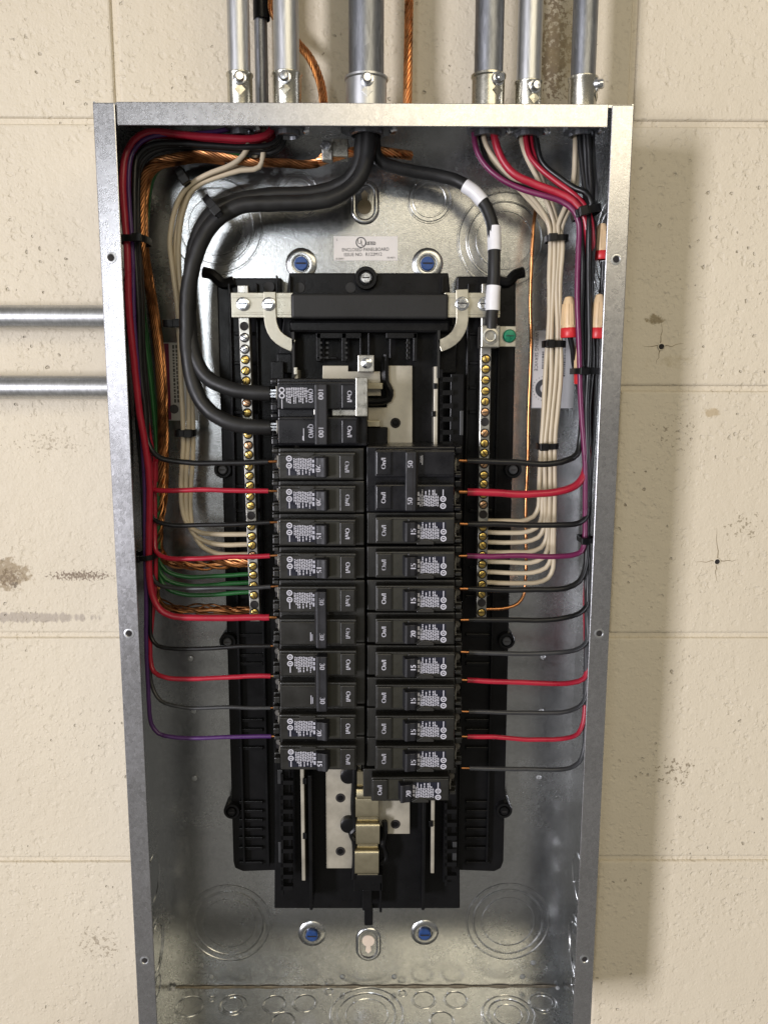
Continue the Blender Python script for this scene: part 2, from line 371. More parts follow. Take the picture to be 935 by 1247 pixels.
for cx, cy, rr in ((231, 1226, (.0125,)), (284, 1224, (.0125, .0088)), (334, 1223, (.0105,)), (371, 1222, (.0105,)), (447, 1232, (.0325, .026, .0185)), (516, 1218, (.0105,)), (555, 1218, (.0105,)),
                   (619, 1236, (.0235, .0185, .012)), (661, 1222, (.0125, .009)), (345, 1244, (.0105,)), (538, 1243, (.0105,)), (401, 1208, (.0042,)), (258, 1217, (.003,)), (490, 1210, (.004,))):
    p = floor_pt(cx, cy); p.y = min(p.y, D-rr[0]-.0015)
    knockout(p, (0, 0, 1), rr, .0006, 'knock')
for s in (-1, 1):
    for z, rr in ((-.665, (.026, .02)), (-.60, (.02,)), (-.085, (.034, .026, .018)), (-.70, (.009,))):
        knockout((s*(W2-T), .052, z), (-s, 0, 0), rr, .0006)
for cx, cy in ((232, 802), (236, 866), (237, 948), (661, 800), (659, 866), (656, 947), (245, 1176), (257, 1190), (649, 1173), (636, 1190), (417, 1190), (480, 1190), (643, 190), (655, 214)):
    MB().lathe(P(cx, cy, D), FWD, [(.0026, .0001), (.0022, .0007), (.0013, .0009), (.0011, .0003), (.00001, .0003)], 16).build('rivet', M['emt'], box)
# mounting dimples with their blue screws, keyholes
for cx, cy in ((367, 321), (520.5, 321), (380, 1137.5), (517, 1136)):
    p = P(cx, cy, D)
    d = MB().lathe(p, FWD, [(.0125, .0001), (.0118, .0005), (.0105, .0011), (.0085, .0014), (.0068, .0012), (.0062, .0004), (.00001, .0003)], 36).build('mounting_dimple', M['galv'], box)
    s = MB().lathe(p+Vector((0, -.0008, 0)), FWD, [(.0055, 0), (.0055, .0022), (.0048, .0029), (.00001, .0030)], 20).build('screw', M['blue'], d); s['label'] = 'blue painted mounting screw'
    MB().box(p.x-.004, p.x+.004, p.y-.0041, p.y-.0037, p.z-.0006, p.z+.0006).build('slot', M['darkhole'], d)
def keyhole(cx, cy, s, fill):
    p = P(cx, cy, D); st = []
    mb = MB(); n = 40; rings = []
    for off, h in ((.0115, .0001), (.0105, .0012), (.0092, .0016), (.0078, .0012), (.0072, .0002)):
        lo = []
        for i in range(n):
            a = 2*math.pi*i/n; lo.append((p.x+off*math.cos(a), p.y-h, p.z+off*math.sin(a)+(.0055 if math.sin(a) > 0 else -.0055)))
        rings.append(lo)
    v = [q for r in rings for q in r]; f = [(j*n+i, j*n+(i+1) % n, (j+1)*n+(i+1) % n, (j+1)*n+i) for j in range(4) for i in range(n)]; f.append(tuple(4*n+i for i in range(n)))
    k = mb.add(v, f, True).build('keyhole_emboss', M['galv'], box)
    pl = []
    for i in range(21):
        a = math.radians(-250+320*i/20) if s > 0 else math.radians(-70+320*i/20)
        pl.append((p.x+.0056*math.cos(a), p.z-s*.0035+.0056*math.sin(a)))
    pl += [(p.x+s*.0027, p.z+s*.0065), (p.x, p.z+s*.009), (p.x-s*.0027, p.z+s*.0065)]
    MB().prism(pl, p.y-.0009, p.y-.0002).build('keyhole', fill, k)
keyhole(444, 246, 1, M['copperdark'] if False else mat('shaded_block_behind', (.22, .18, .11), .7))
keyhole(448.5, 1150, -1, mat('block_seen_through_hole', (.62, .52, .42), .7))
# dirt line and paint chips in the floor corner
for cx, cy in ((210, 1206), (679, 1205)):
    p = floor_pt(cx, cy); MB().lathe((p.x, D-.003, -H+T), (0, 0, 1), [(.002, 0), (.0015, .0012), (.00001, .0016)], 7, False).build('paint_chip', M['tape'], box)
dust = mat('tan_dust', (.30, .26, .20), .9, 0, .3, 300)
mb = MB(); x = -.176; v = []; n = 0
while x < .176:
    a_ = .0003+.0011*abs(math.sin(x*91)+.6*math.sin(x*233+1))*.6; v += [(x, D-.0002-a_*.25, -H+T+a_*.9), (x, D-.0006-a_*.3, -H+T+.0002), (x, D-.0012-a_*1.6, -H+T+.0001)]; n += 1; x += .0025
mb.add(v, [(3*i+k, 3*i+k+1, 3*i+k+4, 3*i+k+3) for i in range(n-1) for k in (0, 1)], True).build('dust_line', dust, box)
# stickers
c = P(445, 301.5, D)
st = MB().box(X(406.5, 302, D), X(484, 302, D), D-.0003, D-.0001, Z(445, 287.5, D), Z(445, 317, D)).build('sticker', M['paper'], box); st['label'] = 'white certification sticker'
mb = MB(); y = D-.0005
ux, uz = X(439.5, 295, D), Z(439.5, 295, D); ring(mb, ux, uz, y, .0034, .0042, 24); text(mb, 'U', .0034, ux-.0011, uz+.0006, y, 0); text(mb, 'L', .0034, ux+.0012, uz-.0007, y, 0)
text(mb, 'LISTED', .0026, X(451.5, 296, D), Z(451, 296, D), y, 0, .0075, .00012)
text(mb, 'ENCLOSED PANELBOARD', .0026, X(445, 303.5, D), Z(445, 303.5, D), y, 1, .0372)
text(mb, 'ISSUE NO.  R122M12', .0026, X(442, 309.5, D), Z(442, 309.5, D), y, 1, .0300)
text(mb, 'B-33097', .0013, X(414, 315, D), Z(414, 314.8, D), y, 0); text(mb, '50-4071', .0014, X(476, 313.5, D), Z(476, 313.5, D), y, 0); text(mb, 'L', .0016, X(410.5, 291.5, D), Z(410, 291.5, D), y, 0)
tag(mb.build('lettering', M['blackprint'], st), kind='stuff')
st = MB().pbox(648.5, 402, 699.5, 497, D-.0003, D-.0001).build('sticker', M['greypaper'], box); st['label'] = 'tall wiring sticker behind the cream wires'
MB().pbox(649.5, 403, 680, 496, D-.0004, D-.0003).build('white_field', M['paper'], st)
mb = MB(); y = D-.0006
text(mb, 'WIRING SERVICE', .0028, X(653, 428, D), Z(653, 428, D), y, -90, .031)
for px, a, b in ((661, 428, 448), (665, 408, 448), (688, 412, 457)):
    zz = Z(px, a, D)
    while zz > Z(px, b, D):
        l = rnd.uniform(.0005, .0016); mb.box(X(px, a, D)-.0007, X(px, a, D)+.0007, y, y+.0001, zz-l, zz); zz -= l+.0006
gx, gz = X(663, 473, D), Z(663, 473, D); ring(mb, gx, gz, y, .0038, .0078, 28)
for k in range(24):
    a = math.pi*2*k/24; ring(mb, gx+.0098*math.cos(a), gz+.0098*math.sin(a), y, .0001, .0004, 5)
tag(mb.build('lettering', M['blackprint'], st), kind='stuff')
st = MB().pbox(196, 417, 240, 512, D-.0003, D-.0001).build('sticker', M['greypaper'], box); st['label'] = 'warning sticker in shade behind the left wires'
MB().pbox(197, 418, 207, 511, D-.0005, D-.0003).build('red_field', M['maroon'], st)
mb = MB(); y = D-.0006
for px in (211, 215, 219, 228, 233):
    zz = Z(px, 420, D)
    while zz > Z(px, 490, D):
        l = rnd.uniform(.001, .003); mb.box(X(px, 420, D)-.0008, X(px, 420, D)+.0008, y, y+.0001, zz-l, zz); zz -= l+.0009
mb.lathe(P(212, 498, D-.0005), FWD, [(.0038, 0), (.0038, .0001)], 12); tag(mb.build('lettering', M['blackprint'], st), kind='stuff')
# ------------------------------------------------------------------ black chassis
ch = empty('panel_chassis', P(447, 1107, .09), 'black plastic breaker chassis with neutral bars bolted inside the steel box', 'panel interior')
YF = .072
def poly_px(pts, y): return [(P(a, b, y).x, P(a, b, y).z) for a, b in pts]
# side wings
MB().prism(poly_px([(264, 345), (276, 338), (343, 338), (350, 1060), (296, 1062), (286, 1058), (284, 1050)], YF+.004), YF+.004, D-.0015).build('side_wing', M['plastic'], ch, .0012)
MB().prism(poly_px([(556, 336), (628, 336), (628, 400), (613, 1050), (610, 1058), (602, 1062), (545, 1060)], YF+.004), YF+.004, D-.0015).build('side_wing', M['plastic'], ch, .0012)
# raised channel walls and cross ribs of the wings
for a0, a1, b0, b1 in ((318, 345, 322, 1055), (566, 345, 562, 1055), (281, 345, 296, 1050), (604, 400, 596, 1050)):
    pt, pb = P(a0, a1, YF), P(b0, b1, YF)
    MB().box((pt.x+pb.x)/2-.0009, (pt.x+pb.x)/2+.0009, YF-.002, YF+.0045, pb.z, pt.z).build('channel_rib', M['plastic'], ch, .0004)
for side, xs in ((0, (285, 314)), (1, (571, 600))):
    for py in (372, 383, 404, 440, 470, 500, 560, 590, 620, 640, 690, 725, 772, 797, 807, 876, 888, 910, 976, 987, 998, 1009, 1020, 1032, 1050):
        o = 6 if (side == 0 and py > 700) else 0
        o = -4 if (side == 1 and py > 700) else o
        MB().pbox(xs[0]+o, py, xs[1]+o, py+4, YF+.001, YF+.0045).build('cross_rib', M['plastic'], ch, .0005)
# centre tray
MB().prism(poly_px([(352, 332), (546, 332), (556, 445), (560, 1107), (334, 1107), (338, 445)], YF), YF, D-.001).build('centre_tray', M['plastic'], ch, .001)
for px, a, b in ((378, 945, 1107), (516, 945, 1107)):
    MB().pbox(px-2, a, px+2, b+2, .048, YF).build('tray_rib', M['plastic'], ch, .0005)
MB().box(X(340, 900, .06), X(354, 900, .06), .052, .060, Z(345, 1080, .052), Z(345, 440, .052)).build('retaining_rail', M['plastic'], ch, .0006)
MB().box(X(541, 900, .06), X(556, 900, .06), .052, .060, Z(548, 1075, .052), Z(548, 455, .052)).build('retaining_rail', M['plastic'], ch, .0006)
hook = MB().box(-.005, .005, -.005, 0, -.0018, .0018).box(-.005, -.003, -.005, 0, -.0075, .0075)
hm = hook.mesh('hook'); hm.materials.append(M['plastic'])
def put(mesh, name, p, parent, rotz=0):
    o = bpy.data.objects.new(name, mesh); COL.objects.link(o); o.parent = parent
    off = Vector((0, 0, 0)); q = parent
    while q is not None: off += Vector(q.location); q = q.parent
    o.location = Vector(p)-off; return o
for px, ys in ((350, (950, 968, 985, 1000, 1017, 1033, 1050, 1064, 1078)), (548, (985, 1001, 1017, 1033, 1049, 1065)), (543, (462, 478, 494, 510, 526, 540))):
    for py in ys: put(hm, 'retaining_hook', P(px, py, .052), ch)
for a, b, c2, d in ((338, 938, 344, 955), (339, 1026, 344, 1051), (551, 1026, 556, 1049), (560, 500, 564, 530)):
    MB().pbox(a, b, c2, d, .050, .052).build('grey_tab', M['grey'], ch, .0003)
# insulated cross strap with the tin ends and the curved arms
MB().pbox(354, 357, 546, 388, .047, .053).build('strap_sleeve', M['strap'], ch, .002, 3)
for a, c2 in ((281.5, 357), (541, 609)):
    MB().pbox(a, 356, c2, 386.5, .050, .0525).build('cross_strap', M['tin'], ch, .0004)
    MB().pbox(a+1, 360, c2, 362.5, .0495, .0500).pbox(a+1, 380, c2, 382.5, .0495, .05).build('strap_ridge', M['tin'], ch, .0002)
MB().pbox(352, 390, 548, 405, .058, YF).build('upper_ledge', M['plastic'], ch, .002)
def arm(pts, wpx, y0, th, name='curved_arm'):
    c3 = smooth_path([P(a, b, y0) for a, b in pts], .003); hw = pr(pts[0][0], pts[0][1], wpx/2, y0); l = []; r = []
    for i, p in enumerate(c3):
        t = (c3[min(i+1, len(c3)-1)]-c3[max(i-1, 0)]).normalized(); nx, nz = -t.z, t.x
        l.append((p.x+nx*hw, p.z+nz*hw)); r.append((p.x-nx*hw, p.z-nz*hw))
    mb = MB(); n = len(c3)
    v = [(x, y0, z) for x, z in l]+[(x, y0, z) for x, z in r]+[(x, y0+th, z) for x, z in l]+[(x, y0+th, z) for x, z in r]; f = []
    for i in range(n-1):
        f += [(i, i+1, n+i+1, n+i), (2*n+i, 3*n+i, 3*n+i+1, 2*n+i+1), (i, 2*n+i, 2*n+i+1, i+1), (n+i, n+i+1, 3*n+i+1, 3*n+i)]
    f += [(0, n, 3*n, 2*n), (n-1, 3*n-1, 4*n-1, 2*n-1)]
    return mb.add(v, f).build(name, M['tin'], ch, .0004)
arm([(328, 355), (328.5, 378), (330, 395), (336, 408), (346, 416), (357, 421)], 15, .0475, .0024)
arm([(562.5, 352), (563, 376), (562, 395), (555, 409), (545, 417), (535, 421)], 15, .0475, .0024)
MB().pbox(355.5, 404, 358.5, 460, .0475, YF).build('arm_blade', M['strap'], ch); MB().pbox(532.5, 402, 535.5, 460, .0475, YF).build('arm_blade', M['strap'], ch)
# tin plug-on rails down both sides
def rail(pts, wpx, y0=.050):
    p0, p1 = P(*pts[0], y0), P(*pts[1], y0); h = pr(pts[0][0], pts[0][1], wpx/2, y0)
    return MB().add([(p0.x-h, y0, p0.z), (p0.x+h, y0, p0.z), (p1.x+h, y0, p1.z), (p1.x-h, y0, p1.z), (p0.x-h, YF, p0.z), (p0.x+h, YF, p0.z), (p1.x+h, YF, p1.z), (p1.x-h, YF, p1.z)],
                    [(0, 1, 2, 3), (7, 6, 5, 4), (0, 4, 5, 1), (1, 5, 6, 2), (2, 6, 7, 3), (3, 7, 4, 0)]).build('neutral_rail', M['tinbus'], ch, .0004)
rail([(360.5, 450), (369.8, 1073)], 4.6); rail([(531, 446), (526.5, 1064)], 4.6)
for px, py in ((371, 952), (371, 1019), (528, 504), (525, 1004), (530, 470)): MB().pbox(px-2.5, py-3.5, px+2.5, py+3.5, .0485, .052).build('rail_clip', M['plastic'], ch, .0004)
MB().pbox(358, 447, 362, 456, .047, .05).build('rail_tip', M['tin'], ch, .0004)
# bus plates
MB().prism(poly_px([(393, 445), (424, 445), (424, 452), (463, 452), (464, 482), (392, 482)], .060), .060, .062).build('bus_plate', M['tinbus'], ch, .0004)
bp_ = MB().prism(poly_px([(471, 445), (502, 445), (502, 560), (448, 560), (448, 496), (471, 496)], .062), .062, .064).build('bus_plate', M['tinbus'], ch, .0004)
MB().prism(poly_px([(396.5, 925), (440, 925), (440, 1058), (397.5, 1058)], .062), .062, .064).build('bus_plate', M['tinbus'], ch, .0004)
MB().prism(poly_px([(460, 935), (499, 935), (499, 1016), (471, 1016), (460, 1000)], .063), .063, .065).build('bus_plate', M['tinbus'], ch, .0004)
for px, py, y0 in ((481.5, 515, .062), (414.5, 972, .062), (414.5, 1037, .062), (481.5, 1004, .063)):
    MB().lathe(P(px, py, y0), FWD, [(.0041, 0), (.0040, .0004), (.0026, .0006), (.0022, .0003)], 18).build('bus_hole', M['darkhole'], ch)
    MB().lathe(P(px, py, y0), FWD, [(.0026, .0003), (.0020, .0010), (.00001, .0011)], 14).build('rivet_head', M['plastic'], ch)
# black insulator around the stabs
ins = smooth_path([P(a, b, .056) for a, b in ((470, 432), (469, 450), (470, 466), (475, 476), (473, 486), (462, 489), (446, 489))], .003)
MB().tube(ins, .0028, 8).build('bus_insulator', M['plastic'], ch)
MB().pbox(447, 466, 466, 474, .052, .058).build('stab', M['nickel'], ch, .0006); MB().pbox(447, 512, 463, 520, .052, .058).build('stab', M['nickel'], ch, .0006)
MB().pbox(447, 520, 472, 548, .054, .06).build('stab_guard', M['plastic'], ch, .001)
for pts in ([(432, 932), (431, 960), (430, 985), (432, 1010), (427, 1015), (431, 1024), (432, 1050), (430, 1070)], [(468, 1000), (469, 1012), (466, 1030), (470, 1044), (464, 1052)]):
    MB().tube(smooth_path([P(a, b, .057) for a, b in pts], .003), .0024, 8).build('bus_insulator', M['plastic'], ch)
for px, py in ((424, 1005), (424, 945), (467, 960)): MB().lathe(P(px, py, .058), FWD, [(.0068, -.004), (.0066, .0015), (.0050, .0022), (.00001, .0022)], 20).build('bus_insulator', M['plastic'], ch)
def stab(x0, x1, ya, yb):
    zt, zb = Z((x0+x1)/2, ya, .05), Z((x0+x1)/2, yb, .05); xa, xb = X(x0, (ya+yb)/2, .05), X(x1, (ya+yb)/2, .05); hh = zt-zb
    pf = [(zt+.0005, .0560), (zt, .0525), (zt-.0010, .0508), (zt-.0022, .0500), (zt-hh*.5, .0488), (zb+.0030, .0484), (zb+.0014, .0488), (zb+.0004, .0500), (zb, .0520), (zb+.0002, .0560)]
    fine_ = smooth_path([Vector((0, y, z)) for z, y in pf], .0004); v = []; f = []
    for p in fine_: v += [(xa, p.y, p.z), (xb, p.y, p.z)]
    for i in range(len(fine_)-1): f.append((2*i, 2*i+1, 2*i+3, 2*i+2))
    for o in (0, 1):
        f.append(tuple(2*i+o for i in range(len(fine_))))
    mb = MB(); mb.add(v, f[:-2], True); mb.add(v, f[-2:]); mb.build('stab', M['nickel'], ch)
stab(434, 459, 960, 974); stab(433, 460.5, 970, 996); stab(433.5, 462, 1003, 1029); stab(432, 461, 1036, 1065)
MB().pbox(435, 940, 460, 1066, .0545, .058).build('stab_base', M['nickel'], ch)
# foot of the tray
MB().pbox(430, 1066, 466, 1086, .056, .068).build('foot_bracket', M['plastic'], ch, .001); MB().pbox(462, 1075, 465, 1112, .056, .07).build('foot_bracket', M['plastic'], ch, .0006)
MB().pbox(441, 1084, 453, 1110, .056, .085).build('foot_leg', M['plastic'], ch, .001); MB().pbox(443.5, 1106, 454, 1128, .066, .09).build('foot_leg', M['plastic'], ch, .001)
# comb frame at the head of the tray
mb = MB()
for a, b, c2, d in ((385, 405, 440, 412), (385, 405, 391, 440), (416, 405, 422, 440), (385, 434, 410, 437), (438, 408, 440, 434), (448, 405, 450, 434), (470, 405, 508, 412), (503, 405, 508, 440), (474, 412, 477, 436), (495, 412, 499, 438)):
    mb.pbox(a, b, c2, d, .054, .066)
mb.build('comb_frame', M['plastic'], ch, .0005)
for px in (386, 394, 417): 
    for py in (416, 422, 428, 434): MB().pbox(px+3, py, px+6, py+2.5, .0525, .054).build('comb_tooth', M['strap'], ch)
for px in (500, 498):
    for py in (416, 422, 428, 434): MB().pbox(px-4, py, px-1, py+2.5, .0525, .054).build('comb_tooth', M['strap'], ch)
lug = MB().pbox(435.5, 432, 455.5, 453, .042, .060).build('line_lug', M['alu'], ch, .0006)
lp = P(446.5, 442, .042)
MB().lathe(lp, FWD, [(.0042, 0), (.0042, .0004), (.0030, .0009), (.0022, .0012), (.00001, .0012)], 16).build('lug_screw', M['zincscrew'], lug)
# bosses with screws
def boss(px, py, r, y0, screw=None):
    p = P(px, py, y0); b = MB().lathe(p, FWD, [(r, -.018), (r, -.001), (r*.93, 0), (r*.68, 0), (r*.62, -.0025), (.00001, -.0025)], 32).build('mounting_boss', M['plastic'], ch)
    if screw:
        s = MB().lathe(p+Vector((0, .0025, 0)), FWD, [(r*.52, 0), (r*.52, .003), (r*.42, .0037), (.00001, .0037)], 18).build('screw', M[screw], b)
        MB().box(p.x-r*.3, p.x+r*.3, p.y-.0015, p.y-.0011, p.z-.0004, p.z+.0004).build('slot', M['darkhole'], b)
boss(445.5, 338, .0088, .066, 'zincscrew')
for px, py in ((271, 572), (625, 572), (277, 782), (617, 781), (282, 989), (614, 988)): boss(px, py, .0070, .070, 'plastic' if py > 900 else 'grey')
for sg, pts in ((0, [(247, 331), (258, 334), (272, 345), (285, 342)]), (1, [(638, 331), (628, 334), (618, 343), (604, 340)])):
    MB().tube(smooth_path([P(a, b, .074) for a, b in pts], .002), .0042, 8).build('corner_horn', M['plastic'], ch)
for px, py in ((328, 349), (365, 350), (427, 350)): MB().lathe(P(px, py, YF-.0003), FWD, [(.0042, 0), (.0040, .0004), (.00001, .0004)], 20).build('ejector_mark', M['strap'], ch)
MB().pbox(336, 335, 337.5, 356, .064, YF).pbox(352, 335, 353.5, 356, .064, YF).pbox(538, 335, 539.5, 356, .064, YF).build('tray_rib', M['plastic'], ch)
MB().pbox(337, 430, 356, 455, .062, YF).build('tray_block', M['plastic'], ch, .001)
MB().pbox(535, 395, 556, 455, .064, YF).build('tray_block', M['plastic'], ch, .001)
# neutral bars with terminal screws
YB = .054
def neutral_bar(top, bot, wpx):
    p0, p1 = P(*top, YB), P(*bot, YB); h = pr(top[0], top[1], wpx/2, YB)
    return MB().add([(p0.x-h, YB, p0.z), (p0.x+h, YB, p0.z), (p1.x+h, YB, p1.z), (p1.x-h, YB, p1.z), (p0.x-h, YB+.011, p0.z), (p0.x+h, YB+.011, p0.z), (p1.x+h, YB+.011, p1.z), (p1.x-h, YB+.011, p1.z)],
                    [(0, 1, 2, 3), (7, 6, 5, 4), (0, 4, 5, 1), (1, 5, 6, 2), (2, 6, 7, 3), (3, 7, 4, 0)]).build('neutral_bar', M['alu'], ch, .0006)
def screw_mesh(m):
    mb = MB().lathe((0, 0, 0), FWD, [(.0029, .0002), (.0028, -.0002), (.0026, .0007), (.0020, .0009), (.00001, .0009)], 16)
    me = mb.mesh('terminal_screw'); me.materials.append(M[m]); me.materials.append(M['darkhole'])
    b = MB(); return me
SM = {k: screw_mesh(k) for k in ('brass', 'bronze', 'zincscrew')}
slot_me = MB().box(-.0024, .0024, -.00105, -.0008, -.00035, .00035).mesh('slot'); slot_me.materials.append(M['darkhole'])
rim_me = MB().lathe((0, 0, 0), FWD, [(.0037, .00008), (.0036, .00025), (.0031, .00025), (.0029, .00005)], 18).mesh('screw_rim'); rim_me.materials.append(M['darkhole'])
hole_me = MB().lathe((0, 0, 0), FWD, [(.0034, .0001), (.0031, .0003), (.0029, .0002)], 18).mesh('terminal_hole'); hole_me.materials.append(M['darkhole'])
def fill_bar(bar, top, bot, holes, ys):
    for py, kind in ys:
        t = (py-top[1])/(bot[1]-top[1]); px = top[0]+(bot[0]-top[0])*t; p = P(px, py, YB)
        if kind == 'h': put(hole_me, 'terminal_hole', p, bar); continue
        s = put(SM[kind], 'terminal_screw', p, bar); s.rotation_euler = (0, rnd.uniform(-1.5, 1.5), 0)
        put(rim_me, 'screw_rim', p, bar)
        k = put(slot_me, 'screw_slot', p, bar); k.rotation_euler = s.rotation_euler
tL, bL = (295.5, 347), (310.5, 757)
barL = neutral_bar(tL, bL, 13); barL['label'] = 'left neutral bar'
fill_bar(barL, tL, bL, [], [(397, 'h'), (411, 'zincscrew'), (425, 'zincscrew')]+[(420+.2727*v, 'h' if v in (762, 1160) else ('bronze' if v in (448, 940, 258) else 'brass')) for v in (65, 115, 160, 210, 258, 303, 355, 400, 448, 490, 543, 585, 628, 677, 718, 762, 810, 855, 895, 940, 988, 1028, 1075, 1118, 1160, 1195)])
tR, bR = (593, 345), (586, 752)
barR = neutral_bar(tR, bR, 13); barR['label'] = 'right neutral bar'
fill_bar(barR, tR, bR, [], [(390+.2967*v, 'h' if v in (417, 797, 1160) else ('bronze' if v in (377, 463, 590, 757, 1000) else 'brass')) for v in (158, 200, 245, 290, 333, 377, 417, 463, 505, 545, 590, 635, 672, 715, 757, 797, 850, 887, 925, 965, 1002, 1043, 1085, 1125, 1160, 1200)])
def hexscrew(px, py, y0, r):
    p = P(px, py, y0); s = MB().lathe(p, FWD, [(r*1.25, 0), (r*1.25, .0009), (r*1.15, .0012)], 24).lathe(p, FWD, [(r, .0012), (r, .0032), (r*.9, .0037), (.00001, .0037)], 6, False).build('strap_screw', M['zincscrew'], ch)
    MB().box(p.x-r*.8, p.x+r*.8, p.y-.0041, p.y-.0036, p.z-.0004, p.z+.0004).build('slot', M['darkhole'], s)
for px, py, y0 in ((296, 370, .0495), (327.5, 370, .0475), (562.5, 369.5, .0475), (590, 370, .0495)): hexscrew(px, py, y0, .0041)
nl = MB().pbox(585.5, 396, 608.5, 423, .040, .062).build('neutral_lug', M['alu'], ch, .0008)
p = P(597, 409, .040)
MB().lathe(p, FWD, [(.0062, 0), (.0060, .0006), (.0045, .0008), (.0040, .0002), (.0030, .0000), (.0028, .0006), (.00001, .0006)], 24).build('lug_screw', M['alu'], nl)
MB().pbox(608, 397, 628, 422, .047, .05).build('bond_strap', M['tin'], ch, .0004)
p = P(620, 409, .047); gs = MB().lathe(p, FWD, [(.0050, 0), (.0050, .0015), (.0042, .0026), (.00001, .0030)], 24).build('bonding_screw', M['greenscrew'], ch); gs['label'] = 'green bonding screw'
MB().box(p.x-.003, p.x+.003, p.y-.0033, p.y-.0029, p.z-.0003, p.z+.0003).build('slot', M['darkhole'], gs)
# ------------------------------------------------------------------ circuit breakers
# local frame: x runs from the wire end to the handle end (left column), z up, y into the panel; origin at the wire end on the face plane
BL_, PITCH_B = .0700, .0252
def fine_print(mb, x0, x1, z, y, seed, h=.0125):
    r = random.Random(seed); x = x0
    while x < x1:
        top = z+h/2-r.uniform(0, .0006); bot = z-h/2+r.choice((0, 0, .001, .003, .0045)); q = top
        while q > bot:
            l = r.uniform(.0007, .0022); mb.box(x, x+.00075, y, y+.00008, max(q-l, bot), q); q -= l+.00045
        x += .00125
def lettering(mb, y, z, rating_x, full=True, tiny=True):
    if full:
        for dz in (.0036, -.0016): ring(mb, .0152, z+dz+.0018, y, .0013, .0022, 14); mb.box(.0144, .0160, y, y+.00008, z+dz+.0013, z+dz+.0022)
        mb.box(.0149, .0156, y, y+.00008, z-.0068, z-.0022)
        fine_print(mb, .0185, .0318, z-.0005, y, 3); 
        mb.box(.0322, .0338, y, y+.00008, z-.005, z-.002); mb.box(.0322, .0338, y, y+.00008, z-.001, z+.0015); mb.box(.0322, .0336, y, y+.00008, z+.0025, z+.0045)
    else:
        mb.box(.0300, .0306, y, y+.00008, z-.0066, z+.0002); mb.box(.0312, .0317, y, y+.00008, z-.0062, z-.0012)
